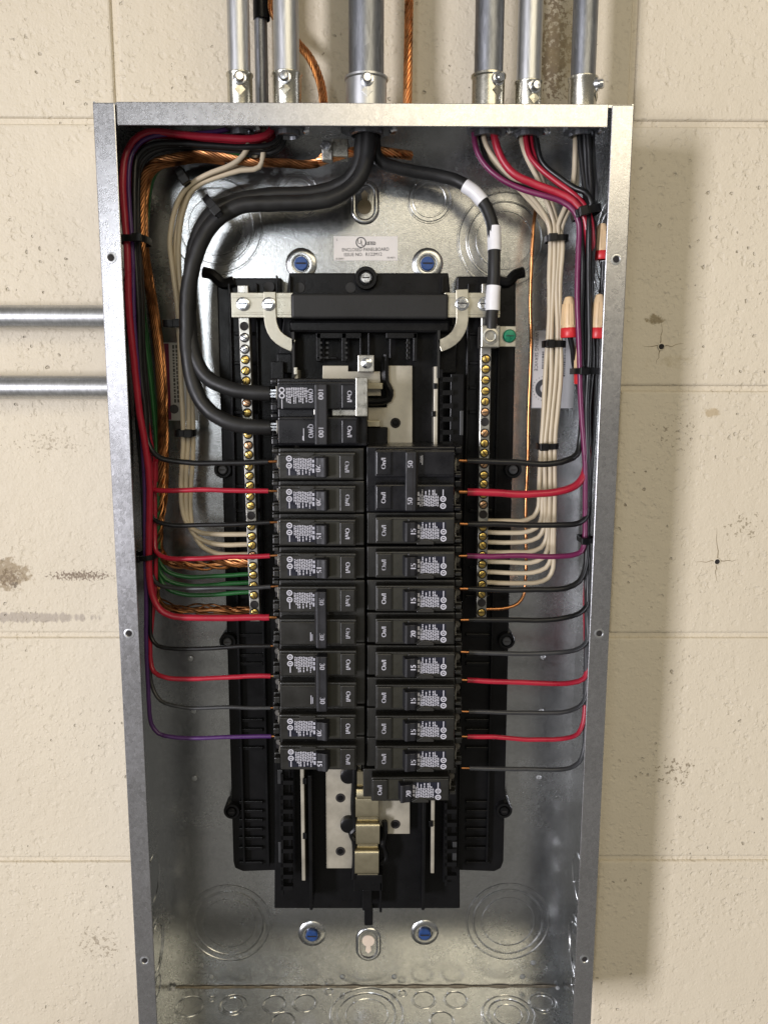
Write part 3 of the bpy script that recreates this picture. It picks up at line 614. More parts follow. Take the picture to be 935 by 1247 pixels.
def breaker(name, poles, ratings, dark=False, style='a', tie=None):
    root = empty(name, (0, 0, 0))
    n = poles; zc = [(n-1)/2*PITCH_B-k*PITCH_B for k in range(n)]
    ht = n*PITCH_B/2-.0006
    yb = .0155
    fm = M['glossface'] if dark else M['face']; hm_ = M['glossface'] if dark else M['breaker']
    mb = MB().box(.0060, BL_, yb, .060, -ht, ht)
    hb = mb
    for z in zc:
        mb.box(.0, .0060, .024, .060, z-PITCH_B/2+.0006, z-.0055); mb.box(.0, .0060, .024, .060, z+.0072, z+PITCH_B/2-.0006); mb.box(0, .0060, .050, .060, z-.0055, z+.0072)
        mb.box(.0008, .0058, .017, .0245, z-PITCH_B/2+.0010, z-.0066); mb.box(.0008, .0058, .017, .0245, z+.0082, z+PITCH_B/2-.0012)
    mb.build('housing', hm_, root, .0009, 3)
    for z, rt in zip(zc, ratings):
        # raised escutcheon in two steps
        MB().box(.0070, .0640, .0045, yb, z-.0104, z+.0098).build('face_plate', fm, root, .0011, 3)
        MB().box(.0076, .0405, .0028, .0045, z-.0094, z+.0078).build('label_field', fm, root, .0005)
        MB().box(.0522, .0628, .0026, .0045, z-.0092, z+.0078).build('marking_pad', fm, root, .0006)
        # handle slot and toggle
        MB().box(.0405, .0522, .0042, .0046, z-.0086, z+.0078).build('handle_slot', M['olive'] if not dark else M['glossface'], root)
        MB().box(.0405, .0408, .0030, .0045, z-.0092, z+.0080).box(.0519, .0522, .0030, .0045, z-.0092, z+.0080).build('slot_lip', fm, root)
        if not tie:
            tg = MB(); x0, x1 = .0335, .0420
            poly = [(x0, .0030), (x0+.0006, -.0008), (x0+.0022, -.0032), (x1-.0030, -.0036), (x1-.0008, -.0046), (x1+.0008, -.0044), (x1+.0024, .0042), (x0, .0042)]
            m_ = len(poly); v = [(a, b, z-.0078) for a, b in poly]+[(a, b, z+.0068) for a, b in poly]
            tg.add(v, [tuple(range(m_)), tuple(range(2*m_-1, m_-1, -1))]+[(i, i+m_, (i+1) % m_+m_, (i+1) % m_) for i in range(m_)])
            tg.build('toggle', M['toggle'], root, .0006)
            MB().box(.0135, .0333, .0025, .0029, z-.0070, z+.0050).build('print_label', M['label'], root)
            if style == 'a':
                MB().prism([(.022, z+.0080), (.026, z+.0062), (.030, z+.0062), (.034, z+.0085), (.034, z+.0098), (.022, z+.0098)], .0021, .0032).build('face_ridge', fm, root, .0003)
        # wire terminal with its clamp and screw
        t = MB().box(.0012, .0056, .030, .046, z-.0050, z+.0065).build('terminal', M['darkhole'], root)
        MB().lathe((.0034, .0285, z+.0014), (-.25, -1, .15), [(.0028, -.004), (.0028, 0), (.0022, .0008), (.00001, .0009)], 12).build('terminal_screw', M['dullscrew'], root)
        MB().prism([(.0046, z+.0064), (.0058, z+.0064), (.0062, z+.0010), (.0054, z-.0040), (.0044, z-.0010), (.0049, z+.0030)], .0165, .026).build('terminal_clamp', M['lug'], root, .0003)
        lt = MB(); text(lt, 'On/I', .0032, .0578, z-.0006, .0025, -90, None, .00012)
        first = z == zc[0]
        if poles == 1: lettering(lt, .0022, z, 0)
        elif dark and poles == 2 and tie == 'big':
            if first:
                for dz in (.0036, -.0004): ring(lt, .0105, z+dz, .0022, .0012, .0021, 14)
                lt.box(.0102, .0108, .0022, .0023, z-.0095, z-.003); fine_print(lt, .0135, .0275, z-.0002, .0022, 5, .0115)
            else: lt.box(.0252, .0257, .0022, .0023, z-.0075, z+.0015); lt.box(.0246, .0251, .0022, .0023, z-.007, z-.004)
            text(lt, 'QWO', .0036, .0306, z-.0004, .0022, -90, .0096, .00012)
        else:
            if tie == 'fifty': fp = first
            else: fp = first
            if fp: lettering(lt, .0022, z, 0)
            else: lettering(lt, .0022, z, 0, False)
        tag(lt.build('lettering', M['print'], root), kind='stuff')
        if not tie:
            rb = MB(); text(rb, str(rt), .0036, .0371, z-.0012, -.0042, -90, None, .00020); rb.build('rating_number', M['print'], root)
    if tie:
        tx0, tx1 = (.0348, .0425) if tie != 'big' else (.0338, .0425)
        MB().box(tx0, tx1, -.0055, .0045, zc[-1]-.0100, zc[0]+.0082).build('toggle', M['toggle'], root, .0009)
        MB().box(tx0+.0022, tx0+.0026, -.0058, -.0054, zc[-1]-.0095, zc[0]+.0078).build('toggle_groove', M['darkhole'], root)
        rb = MB()
        for z, rt in zip(zc, ratings): text(rb, str(rt), .0037, tx0+.0044, z+(-.001 if z != zc[0] else .0006), -.0057, -90, None, .00012)
        rb.build('rating_number', M['print'], root)
        MB().box(.0335, .0348, .0005, .0045, zc[-1]-.009, zc[0]+.007).build('toggle_root', M['darkhole'], root)
    return root
def copy_tree(o):
    c = o.copy(); COL.objects.link(c)
    for chd in list(o.children):
        k = chd.copy(); COL.objects.link(k); k.parent = c
    return c
def reprint(root, ratings, poles_old):
    pass
GB = 'circuit breakers in two columns'
protos = {}
def get(kind):
    first = kind not in protos
    if first:
        protos[kind] = {'L20': lambda: breaker('circuit_breaker', 1, [20]), 'L15': lambda: breaker('circuit_breaker', 1, [15]),
                        'L30': lambda: breaker('circuit_breaker', 2, [30, 30], False, 'a', 'thirty'),
                        'R50': lambda: breaker('circuit_breaker', 2, [50, 50], True, 'a', 'fifty'),
                        'L100': lambda: breaker('circuit_breaker', 2, [100, 100], True, 'a', 'big')}[kind]()
        return protos[kind]
    return copy_tree(protos[kind])
YFACE = .0075
def place(kind, px_wire, py, right, label, px_end, dy=0):
    o = get(kind); y0 = YFACE+dy
    p = P(px_wire, py, y0+.010); e = P(px_end, py, y0+.010)
    o.location = (p.x, y0, P((px_wire+px_end)/2, py, y0+.0045).z); s = abs(e.x-p.x)/BL_
    o.scale = (s, 1, 1)
    o.rotation_euler = (rnd.uniform(-.006, .006), (math.pi if right else 0)+rnd.uniform(-.005, .005), rnd.uniform(-.006, .006)); o.location.y += rnd.uniform(-.0004, .0004)
    tag(o, label, 'circuit breaker', GB); return o
place('L100', 327, 502.5, 0, 'double black breaker rated 100 with two thick black cables, topmost of the left column', 447)
place('L20', 328.5, 567, 0, 'single breaker rated 20 right under the double breaker rated 100', 443)
place('L20', 328.5, 607.5, 0, 'second single breaker rated 20 under the double breaker rated 100', 443.5)
place('L15', 329, 648, 0, 'single breaker rated 15 below the two breakers rated 20 in the left column', 443.5)
place('L15', 329.5, 689, 0, 'single breaker rated 15 directly above the upper double breaker rated 30', 444)
place('L30', 329.5, 749.5, 0, 'upper of the two tied double breakers rated 30 in the left column', 444)
place('L30', 330, 827, 0, 'lower of the two tied double breakers rated 30 in the left column', 444.5)
place('L20', 330, 885, 0, 'single breaker rated 20 directly below the lower double breaker rated 30', 444)
place('L15', 331, 922.5, 0, 'single breaker rated 15 at the bottom of the left column', 444)
place('R50', 564.5, 586, 1, 'double black breaker rated 50 at the top of the right column', 446)
R_ = [('L15', 646.5, 'single breaker rated 15 directly under the double breaker rated 50'), ('L15', 688, 'second single breaker rated 15 under the double breaker rated 50, wired in purple'),
      ('L15', 729.5, 'third single breaker rated 15 under the double breaker rated 50'), ('L20', 770, 'single breaker rated 20 in the middle of the right column between breakers rated 15'),
      ('L15', 810.5, 'single breaker rated 15 in the right column just under the middle breaker rated 20'), ('L15', 850, 'second breaker rated 15 under the middle breaker rated 20 of the right column'),
      ('L15', 887.5, 'third breaker rated 15 under the middle breaker rated 20 of the right column'), ('L15', 924.5, 'single breaker rated 15 directly above the lowest breaker of the right column')]
for k, py, lb in R_: place(k, 564.5, py, 1, lb, 446.5)
place('L20', 557.5, 961.5, 1, 'lowest breaker of the right column, rated 20, shifted left and without a wire', 442, .004)
# hold-down clip of the 100 breaker
hc = MB().pbox(433, 459.5, 447.5, 507, .004, .0185).pbox(404, 498, 433, 506.5, .0165, .018).pbox(382, 498, 388, 505.5, .006, .018).build('hold_down_clip', M['alu'], None, .0005)
tag(hc, 'bare metal hold-down clip hooked on the double breaker rated 100', 'clip')
# ------------------------------------------------------------------ wires
def wire(name, pts, r, m, label, cat='wire', group=None, sides=10, dflt=.045):
    q = []
    for p in pts:
        y = p[2] if len(p) > 2 else dflt
        v = P(p[0], p[1], y); v.x = max(-W2+T+r+.0004, min(W2-T-r-.0004, v.x)); q.append(v)
    path = smooth_path(q)
    w1, w2, w3 = rnd.uniform(0, 6), rnd.uniform(0, 6), rnd.uniform(.35, .8)
    for i in range(1, len(path)-1):
        e_ = min(1, i/6, (len(path)-1-i)/6); path[i] = path[i]+Vector((math.sin(i*.31+w1), .6*math.sin(i*.23+w2), math.sin(i*.27+w2)+.5*math.sin(i*.61+w1)))*(.00065*w3*e_)+Vector((rnd.uniform(-1, 1), rnd.uniform(-1, 1), rnd.uniform(-1, 1)))*r*.035
    if group in (GL, GR):                       # strip the insulation where the wire meets its breaker
        k = len(path)-1
        while k > 2 and (path[-1]-path[k]).length < .0016: k -= 1
        tip = path[k:]; path = path[:k+1]
    o = tag(MB().tube(path, r, sides).build(name, M[m]), label, cat, group)
    if group in (GL, GR): MB().tube(tip+[tip[-1]+(tip[-1]-tip[-2]).normalized()*.002], r*.5, 8).build('bare_end', M['copperdark'], o)
    return o
GL, GR = 'coloured wires bent into the left breaker column', 'coloured wires bent into the right breaker column'
def strand_cable(name, pts, r, label, m='copper', pitch=.040, dflt=.05, group=None, splay=None):
    q = []
    for p in pts:
        v = P(p[0], p[1], p[2] if len(p) > 2 else dflt); q.append(v)
    path = smooth_path(q, .0022); n = len(path); root = empty(name, path[0], label, 'ground cable', group)
    up = Vector((0, 1, 0)); rs = r*.27; dist = 0; frames = []
    nn = None
    for i, p in enumerate(path):
        t = (path[min(i+1, n-1)]-path[max(i-1, 0)]).normalized()
        if nn is None: nn = t.cross(up).normalized()
        nn = (nn-t*nn.dot(t)).normalized(); frames.append((p, nn.copy(), t.cross(nn)))
    MB().tube(path, r*.62, 6).build('strand', M[m], root)
    for k in range(9):
        s = []; dist = 0
        for i, (p, a, b) in enumerate(frames):
            if i: dist += (p-path[i-1]).length
            an = 2*math.pi*(k/9+dist/pitch); rr = r*.78
            p2 = p+(a*math.cos(an)+b*math.sin(an))*rr
            if splay:
                e_ = max(0, min(1, (i/n-.62)*6, (n-i)/14)); p2 = p2+Vector((0, .5*math.sin(i*.09+k), math.sin(i*(.05+.012*k)+k*2.1)))*(r*splay*1.5*e_)
            s.append(p2)
        MB().tube(s, rs, 6).build('strand', M[m], root)
    return root
# --- left side
LUG = .034
def left_run(bx, by, ex, ey, top, y0=.045, drop=10):
    """vertical run on the left down to (bx, by) then across to (ex, ey)"""
    return top+[(bx, by-45, y0), (bx+1, by-20, y0), (bx+6, by-6, y0-.002), (bx+20, by+1, y0-.004), (bx+70, (by+ey)/2+1.5, .036), (ex-40, ey, LUG), (ex, ey, LUG)]
topred = [(334, 140, .055), (330, 158, .05), (322, 165, .046), (305, 168.5, .044), (275, 168, .044), (250, 166, .044), (218, 162, .043), (195, 160, .042), (178, 161, .04), (163, 170, .038), (153, 190, .036), (150, 221, .034), (152, 264, .034), (154, 300, .034), (156, 345, .034), (159, 394, .034), (164, 455, .035), (170, 500, .036), (177, 540, .037), (181, 580, .038)]
wire('wire', topred+[(182, 660, .038), (182, 705, .038), (186, 728, .037), (194, 742, .036), (208, 749, .035), (240, 752, .034), (290, 752.5, LUG), (334, 752, LUG)], .0026, 'red', 'thickest red wire on the left, bending into the upper double breaker rated 30', group=GL)
topblack = [(344, 140, .056), (338, 170, .052), (325, 178, .05), (305, 179, .049), (250, 176, .048), (218, 173, .047), (195, 174, .045), (178, 180, .042), (167, 192, .041), (163, 221, .040), (164, 270, .040), (166, 322, .04), (168, 380, .04), (172, 450, .04), (176, 500, .04)]
def shift(l, dx, dy, dz=0): return [(a+dx, b+dy, c+dz) for a, b, c in l]
wire('wire', topblack+[(178, 530, .04), (184, 548, .039), (196, 559, .037), (230, 563, .036), (290, 563, LUG), (334, 562, LUG)], .0021, 'black', 'uppermost black wire crossing to the left breaker column', group=GL)
wire('wire', shift(topred, 3, 3, .008)+[(178, 588, .043), (186, 596, .041), (205, 597.5, .037), (240, 597, .035), (290, 597, LUG), (334, 598, LUG)], .0019, 'red', 'red wire crossing to the second breaker rated 20 of the left column', group=GL)
wire('wire', shift(topblack, 2, 3, .006)+[(180, 560, .045), (182, 615, .043), (186, 632, .041), (200, 638, .038), (240, 639, .036), (290, 638.5, LUG), (335, 636, LUG)], .0018, 'black', 'second black wire from the top crossing to the left breaker column', group=GL)
wire('wire', shift(topred, 7, 4, .012)+[(188, 620, .047), (188, 655, .044), (190, 672, .041), (204, 680, .038), (240, 680.5, .035), (290, 678, LUG), (335, 676.5, LUG)], .0019, 'red', 'red wire crossing just above the upper braided copper ground on the left', group=GL)
wire('wire', shift(topblack, 3, 6, .009)+[(183, 560, .049), (184, 660, .047), (185, 700, .046), (192, 712, .043), (215, 717, .040), (250, 717, .036), (290, 716, LUG), (336, 714, LUG)], .0017, 'grey', 'charcoal wire running between the green ground wires on the left', group=GL)
wire('wire', shift(topblack, 5, 4, .012)+[(184, 560, .048), (185, 690, .046), (183, 750, .044), (184, 776, .043), (192, 786, .041), (215, 790, .038), (250, 790, .036), (290, 788, LUG), (336, 786.5, LUG)], .0017, 'black', 'black wire crossing under the thickest red wire on the left', group=GL)
wire('wire', shift(topred, 8, 5, .016)+[(189, 560, .05), (188, 640, .05), (189, 700, .049), (187, 740, .047), (183, 780, .044), (183, 806, .042), (187, 819, .040), (200, 825, .037), (230, 826.5, .036), (290, 824, LUG), (336, 823.5, LUG)], .0019, 'red', 'lowest red wire crossing to the left breaker column', group=GL)
wire('wire', shift(topblack, 6, 8, .014)+[(186, 600, .05), (185, 720, .048), (183, 800, .046), (186, 835, .044), (196, 853, .041), (220, 861, .038), (250, 862.5, .036), (290, 862.5, LUG), (336, 862, LUG)], .0016, 'grey', 'charcoal wire crossing below the lowest red wire on the left', group=GL)
purp = [(286, 140, .052), (283, 154, .05), (270, 159, .048), (250, 162, .046), (230, 163, .045), (205, 162.5, .043), (188, 164, .041), (172, 171, .039), (161, 186, .037), (157, 210, .036), (158, 250, .036), (160, 290, .036), (162, 350, .037), (166, 430, .038), (171, 500, .039), (175, 560, .04)]
wire('wire', purp+[(177, 660, .04), (178, 760, .04), (180, 830, .04), (181, 860, .04), (184, 882, .04), (193, 894, .039), (210, 898, .038), (245, 898.5, .036), (290, 897, LUG), (337, 897, LUG)], .0017, 'purple', 'violet wire crossing lowest on the left side', group=GL)
wire('wire', shift(purp, -3, 14, .016)[2:]+[(176, 640, .05), (178, 690, .05), (181, 740, .05)], .0018, 'black', 'black wire running down behind the red ones along the left side', group=GL)
# cream neutrals, left
GN = 'cream neutral wires on the left neutral bar'
wire('wire', [(302, 140, .055), (302, 165, .053), (301, 181, .052), (290, 195, .052), (275, 204, .052), (259, 210, .052), (240, 219, .053), (224, 232, .055), (212, 258, .058), (207, 293, .06), (210, 322, .062), (215, 366, .062), (218, 409, .062), (221, 470, .062), (223, 530, .062), (221, 590, .062), (222, 618, .062), (228, 638, .062), (242, 648, .061), (265, 651, .06), (302, 650.5, .06)], .0020, 'white', 'uppermost cream wire curving into the left neutral bar', group=GN)
wire('wire', [(320, 140, .057), (321, 180, .057), (316, 203, .056), (293, 207, .056), (264, 215, .056), (243, 224, .056), (231, 236, .057), (221, 264, .06), (218, 293, .062), (218, 322, .064), (221, 366, .064), (225, 409, .064), (230, 470, .064), (229, 530, .064), (227, 600, .064), (229, 636, .063), (238, 653, .062), (256, 661, .061), (275, 663.5, .06), (303, 663, .06)], .0020, 'white', 'middle cream wire curving into the left neutral bar', group=GN)
wire('wire', [(314, 140, .06), (313, 185, .06), (300, 200, .06), (270, 208, .061), (245, 218, .061), (226, 240, .062), (215, 280, .064), (214, 322, .066), (218, 366, .066), (224, 420, .066), (233, 480, .066), (235, 540, .066), (232, 620, .066), (235, 646, .064), (244, 664, .062), (260, 673, .061), (280, 675.5, .06), (304, 675, .06)], .0020, 'white', 'lowest cream wire curving into the left neutral bar', group=GN)
# green grounds
GG = 'green ground wires on the left neutral bar'
gt = [(300, 186, .060), (250, 187, .060), (205, 193, .060), (190, 203, .060), (181, 222, .060), (176, 255, .060), (171, 322, .061), (172, 365, .062), (177, 420, .064), (185, 478, .066), (190, 530, .066)]
for i, (py, lb) in enumerate(((700, 'upper green ground wire curving into the left neutral bar'), (710.5, 'middle green ground wire under the upper green one'), (722, 'lowest of the three green ground wires on the left'))):
    wire('wire', shift(gt, i*1.5, i*2, .003*i)+[(191+i, 600, .061), (191+i, py-42, .061), (193+i, py-18, .061), (202+i, py-5, .060), (225, py+2, .06), (260, py+1.5, .06), (305, py-1, .06)], .0018, 'green', lb, group=GG)
# stranded copper grounds, left
gp = [(398, 186, .058), (388, 197, .058), (372, 200, .058), (345, 198, .058), (320, 197.5, .058), (299, 196.5, .058), (270, 191, .057), (241, 188, .056), (210, 192, .056), (190, 197, .056), (178, 209, .056), (173, 235, .056), (172, 275, .056), (174, 308, .056), (179, 337, .057), (186, 380, .058), (192, 423, .059), (196, 478, .061), (197, 540, .062), (196, 600, .062)]
strand_cable('ground_cable', gp+[(194, 640, .062), (194, 668, .062), (202, 682, .061), (222, 687, .06), (250, 688, .06), (280, 686, .06), (306, 685, .06)], .0032, 'stranded copper ground cable ending above the green wires on the left bar', 'copperdark', splay=.5, group='stranded copper grounds')
strand_cable('ground_cable', shift(gp[6:], 4, 5, .004)+[(191, 660, .066), (190, 715, .064), (193, 733, .062), (205, 741, .061), (225, 744, .06), (255, 743, .06), (285, 744, .06), (308, 742, .06)], .0028, 'stranded copper ground cable ending at the foot of the left neutral bar', 'copperdark', splay=.8, group='stranded copper grounds')
strand_cable('ground_cable', [(500, 189, .066), (485, 187, .060), (465, 184, .056), (445, 183, .054), (425, 185, .054), (412, 189, .055), (398, 193, .056), (388, 197, .057)], .0034, 'bright stranded copper cable clamped under the middle conduit', 'copper')
# --- big cables
def cable(name, pts, r, m, label, cat): return wire(name, pts, r, m, label, cat, 'thick black service cables', 16)
cable('service_cable', [(441, 140, .052), (440, 175, .052), (436, 200, .052), (424, 218, .054), (404, 230, .056), (375, 236, .056), (340, 237, .055), (305, 240, .054), (280, 246, .052), (258, 260, .050), (243, 284, .048), (234, 318, .046), (230, 360, .045), (231, 400, .043), (238, 435, .041), (250, 458, .039), (268, 470, .037), (290, 476, .035), (315, 478.5, .034), (329, 479, .034)], .0056, 'cable', 'thick black cable landing on the upper pole of the breaker rated 100', 'cable')
cable('service_cable', [(449, 140, .048), (449, 175, .048), (444, 205, .047), (430, 226, .047), (405, 240, .046), (370, 247, .045), (335, 248, .044), (300, 250, .043), (276, 258, .043), (254, 276, .043), (240, 305, .042), (231, 345, .042), (228, 390, .041), (228, 430, .04), (236, 468, .039), (252, 497, .037), (274, 513, .035), (300, 519, .034), (320, 520, .034), (330, 520, .034)], .0058, 'cable', 'thick black cable landing on the lower pole of the breaker rated 100', 'cable')
nc = cable('neutral_cable', [(455, 140, .055), (456, 176, .055), (462, 194, .056), (480, 203, .058), (505, 209, .060), (535, 214, .060), (560, 222, .058), (578, 234, .055), (592, 252, .052), (600, 275, .049), (602, 300, .047), (601.5, 330, .045), (600, 360, .044), (598.5, 385, .043), (598, 400, .043)], .0047, 'cable', 'black neutral cable with white tape bands landing on the neutral bar lug', 'cable')
def band(pts, r):
    q = smooth_path([P(*p) for p in pts], .003); MB().tube(q, r, 16).build('tape_band', M['tape'], nc)
band([(566, 225.5, .0572), (578, 234, .055), (588, 245.5, .0531)], .0052); band([(601.6, 276, .0489), (602, 300, .047), (602, 305, .0466)], .0052); band([(601, 348, .0444), (600, 360, .044), (599.3, 378, .0434)], .0053)
for py, z in ((479, 0), (519.5, 1)):
    root = empty('wire_strands', P(331, py, .034), 'bare aluminium strands of the %s thick cable inside its breaker lug' % ('lower' if z else 'upper'), 'wire strands')
    for k in range(7):
        a = 2*math.pi*k/6; rr = .0026 if k < 6 else 0
        p = P(328, py, .034); MB().tube([p+Vector((0, rr*math.cos(a), rr*math.sin(a))), p+Vector((.0065, rr*math.cos(a), rr*math.sin(a)))], .0012, 6).build('strand', M['zincscrew'], root)
# --- right side
def rb(*p): return list(p)
bundle = [(712, 262, .040), (714, 300, .040), (714, 342, .040), (713, 398, .040), (714, 455, .040), (715, 511, .040)]
wire('wire', [(599, 135, .05), (600, 153, .049), (603, 172, .048), (611, 193, .047), (626, 211, .045), (652, 224, .043), (680, 235, .040), (697, 245, .038), (709, 261, .037), (715, 288, .038), (714, 320, .042), (712, 360, .046), (713, 420, .046), (714, 500, .044), (714, 555, .042), (710, 580, .040), (700, 592, .038), (680, 599, .036), (650, 601.5, .035), (610, 600, LUG), (562, 599, LUG)], .0029, 'red', 'thickest red wire on the right, bending into the double breaker rated 50', group=GR)
wire('wire', [(638, 135, .055), (640, 170, .055), (644, 188, .053), (656, 203, .050), (676, 220, .047), (693, 232, .044), (709, 247, .040), (718, 264, .037), (721, 295, .039), (719, 340, .045), (717, 420, .048), (715, 520, .048), (714, 620, .046), (714, 780, .044), (715, 815, .042), (710, 827, .040), (695, 832, .038), (660, 832.5, .036), (610, 830, LUG), (562, 828, LUG)], .0021, 'red', 'upper of the two thin red wires on the lower right', group=GR)
wire('wire', [(646, 135, .058), (648, 180, .057), (660, 203, .054), (684, 224, .05), (704, 242, .045), (715, 262, .044), (718, 300, .048), (716, 400, .052), (714, 600, .05), (713, 800, .046), (713, 855, .043), (710, 880, .041), (703, 893, .039), (685, 899, .037), (650, 900.5, .036), (610, 899, LUG), (562, 897, LUG)], .0019, 'red', 'lower of the two thin red wires on the lower right', group=GR)
wire('wire', [(576, 135, .052), (577, 165, .052), (579, 180, .051), (585, 193, .050), (597, 207, .048), (616, 221, .046), (639, 231, .043), (663, 238, .040), (684, 246, .038), (698, 257, .036), (704, 272, .036), (704, 300, .036), (703.5, 342, .036), (703.5, 398, .036), (706, 455, .037), (709, 511, .038), (712, 578, .039), (713, 630, .040), (712, 658, .040), (708, 671, .039), (697, 676, .038), (670, 678, .036), (620, 677, LUG), (562, 677, LUG)], .0021, 'magenta', 'plum coloured wire bending into the right breaker column', group=GR)
vb = [('uppermost black wire', (706, 540), (703, 553), (690, 560), (660, 564.5), (620, 563), 561, 562, .0024, 0), ('second black wire from the top', (714, 608), (714, 628), (705, 636), (680, 639), (620, 639), 638, 563, .0022, 3),
      ('black wire under the plum wire', (714, 668), (712, 692), (705, 708), (690, 716), (650, 718.5), 717, 563, .0022, 1), ('black wire level with the right neutral bar\'s foot', (715, 715), (714, 738), (706, 747), (690, 752), (650, 755), 755, 564, .0020, 4),
      ('charcoal wire above the upper thin red wire', (716, 755), (715, 778), (707, 788), (690, 794), (650, 796.5), 794, 564, .0019, 6), ('charcoal wire between the two thin red wires', (714, 820), (713, 845), (708, 857), (694, 865), (655, 868.5), 866.5, 564, .0018, 2),
      ('lowest charcoal wire', (712, 880), (710, 915), (705, 928), (694, 935), (655, 937.5), 935.5, 565, .0018, 5)]
tops = [[(716, 135, .045), (716, 160, .045), (717, 200, .044), (718, 240, .042)], [(705, 135, .05), (706, 165, .05), (709, 200, .048), (713, 240, .044)], [(712, 135, .048), (712, 170, .048), (714, 215, .046), (720, 245, .041)],
        [(652, 165, .055), (660, 197, .052), (681, 216, .048), (700, 229, .044), (712, 234, .041), (720, 248, .038)], [(585, 165, .056), (590, 190, .056), (612, 216, .052), (650, 233, .048), (690, 246, .044), (707, 256, .042)],
        [(722, 135, .05), (722, 170, .05), (723, 210, .048), (724, 245, .044)], [(636, 165, .058), (650, 195, .056), (676, 222, .052), (702, 240, .048), (716, 252, .044)]]
for i, (nm, a, b, c2, d, e, ey, ex, r, k) in enumerate(vb):
    xo = (0, 4, 8, 12, 6, 10, 3)[i]; yo = (.038, .043, .036, .040, .046, .05, .052)[i]
    mid = [(708+xo, 265, yo), (709+xo, 320, yo), (707+xo+2*math.sin(i), 380, yo), (709+xo, 440, yo), (708+xo*.8, 500, yo+.002)]
    if i > 0: mid += [(711+xo*.5, 560, yo+.003)]
    if i > 2: mid += [(713+xo*.3, 640, .045)]
    wire('wire', tops[k]+mid+[(*a, .042), (*b, .040), (*c2, .038), (*d, .036), (*e, .035), (ex, ey, LUG)], r, 'black' if i < 4 else 'grey', nm+' on the right side', group=GR)
# cream neutrals, right
GNR = 'cream neutral wires on the right neutral bar'
ctop = [[(587, 135, .056), (588, 155, .055), (590, 170, .054), (600, 190, .053), (617, 211, .052), (634, 226, .052), (651, 245, .053), (667, 270, .055)], [(583, 165, .058), (590, 185, .058), (605, 205, .057), (630, 228, .056), (655, 255, .057), (670, 275, .058)],
        [(633, 135, .058), (634, 158, .057), (635, 174, .056), (641, 193, .055), (652, 213, .055), (664, 240, .056), (674, 268, .057)], [(637, 160, .06), (642, 185, .059), (655, 210, .058), (668, 240, .058), (677, 268, .059)],
        [(699, 135, .056), (700, 160, .056), (700, 185, .056), (699, 217, .056), (694, 240, .055), (686, 258, .055), (679, 275, .056)], [(702, 135, .06), (703, 200, .06), (700, 235, .059), (692, 255, .058), (684, 275, .058)],
        [(640, 165, .062), (650, 200, .061), (664, 230, .06), (674, 255, .06), (679, 272, .06)]]
ends = [(634, 'topmost'), (648, 'second'), (660, 'third'), (672, 'fourth'), (684, 'fifth'), (696.5, 'sixth'), (709, 'lowest')]
bx = [(660, 662), (664, 666), (668, 667), (672, 669), (676, 671), (680, 673), (684, 675)]
for i in range(7):
    ey, nm = ends[i]; x0 = 670+i*2.3; y0 = .060 if i % 2 else .055
    k = 656.5+i*2.9
    mid = [(x0+.5, 292, y0), (669+i*2.1, 340, y0), (667.5+i*2.6+1.3*math.sin(i*2), 400, y0), (665+i*2.9, 450, y0), (661.5+i*2.9, 500, y0), (658.5+i*2.9, 543, y0), (k+1, 590, y0)]
    tail = [(k+.5, ey-34, .058), (k-.5, ey-17, .0585), (k-7, ey-5, .059), (k-22, ey+.5, .0595), (630, ey+1, .06), (587, ey, .06)]
    mid = [m for m in mid if m[1] < ey-45]
    wire('wire', ctop[i]+mid+tail, .0019, 'white', '%s of the seven cream wires curving into the right neutral bar' % nm, group=GNR)
wire('ground_wire', [(652, 255, .074), (650, 268, .068), (648, 290, .066), (647, 330, .066), (646, 370, .066), (646, 420, .067), (645, 470, .067), (643, 530, .067), (641, 600, .067), (640, 660, .067), (639.5, 705, .066), (638, 724, .065), (631, 735, .063), (618, 740, .062), (586, 742, .060)], .0014, 'copper', 'solid bare copper wire running down to the foot of the right neutral bar', 'ground wire')
# --- wire nuts
def wire_nut(px, py0, py1, wpx, y0, label, lean=0):
    p1 = P(px, py1, y0); p0 = P(px+lean, py0, y0); a = (p0-p1); L = a.length; R = pr(px, py1, wpx/2, y0)
    root = empty('wire_nut', p1, label, 'wire nut', 'tan and red wire nuts in the right bundle')
    b = MB().lathe(p1, a, [(R*.98, L*.22), (R*.95, L*.4), (R*.86, L*.62), (R*.72, L*.86), (R*.5, L*.97), (.0001, L)], 12).build('cap', M['nutcream'], root)
    MB().lathe(p1, a, [(R*.7, -L*.0), (R*1.0, 0), (R*1.08, L*.03), (R*1.04, L*.22), (R*.96, L*.24)], 20).build('skirt', M['nutred'], root)
    for k in range(10):
        an = 2*math.pi*k/10; u = Vector((math.cos(an), math.sin(an), 0)); MB().tube([p1+a*.3+u*R*.96, p1+a*.8+u*R*.78], R*.07, 5).build('grip_rib', M['nutcream'], b)
wire_nut(732, 271, 316, 18, .047, 'tan wire nut with red skirt nearest the upper right corner of the box', 1)
wire_nut(693, 360, 411, 20, .047, 'tan wire nut with red skirt just left of the plum wire', 0)
wire_nut(727, 357, 412, 17, .038, 'tan wire nut with red skirt beside the right flange under the top one', 3)
wire_nut(708, 414, 467, 17, .052, 'tan wire nut half hidden behind the plum wire and a cable tie', -2)
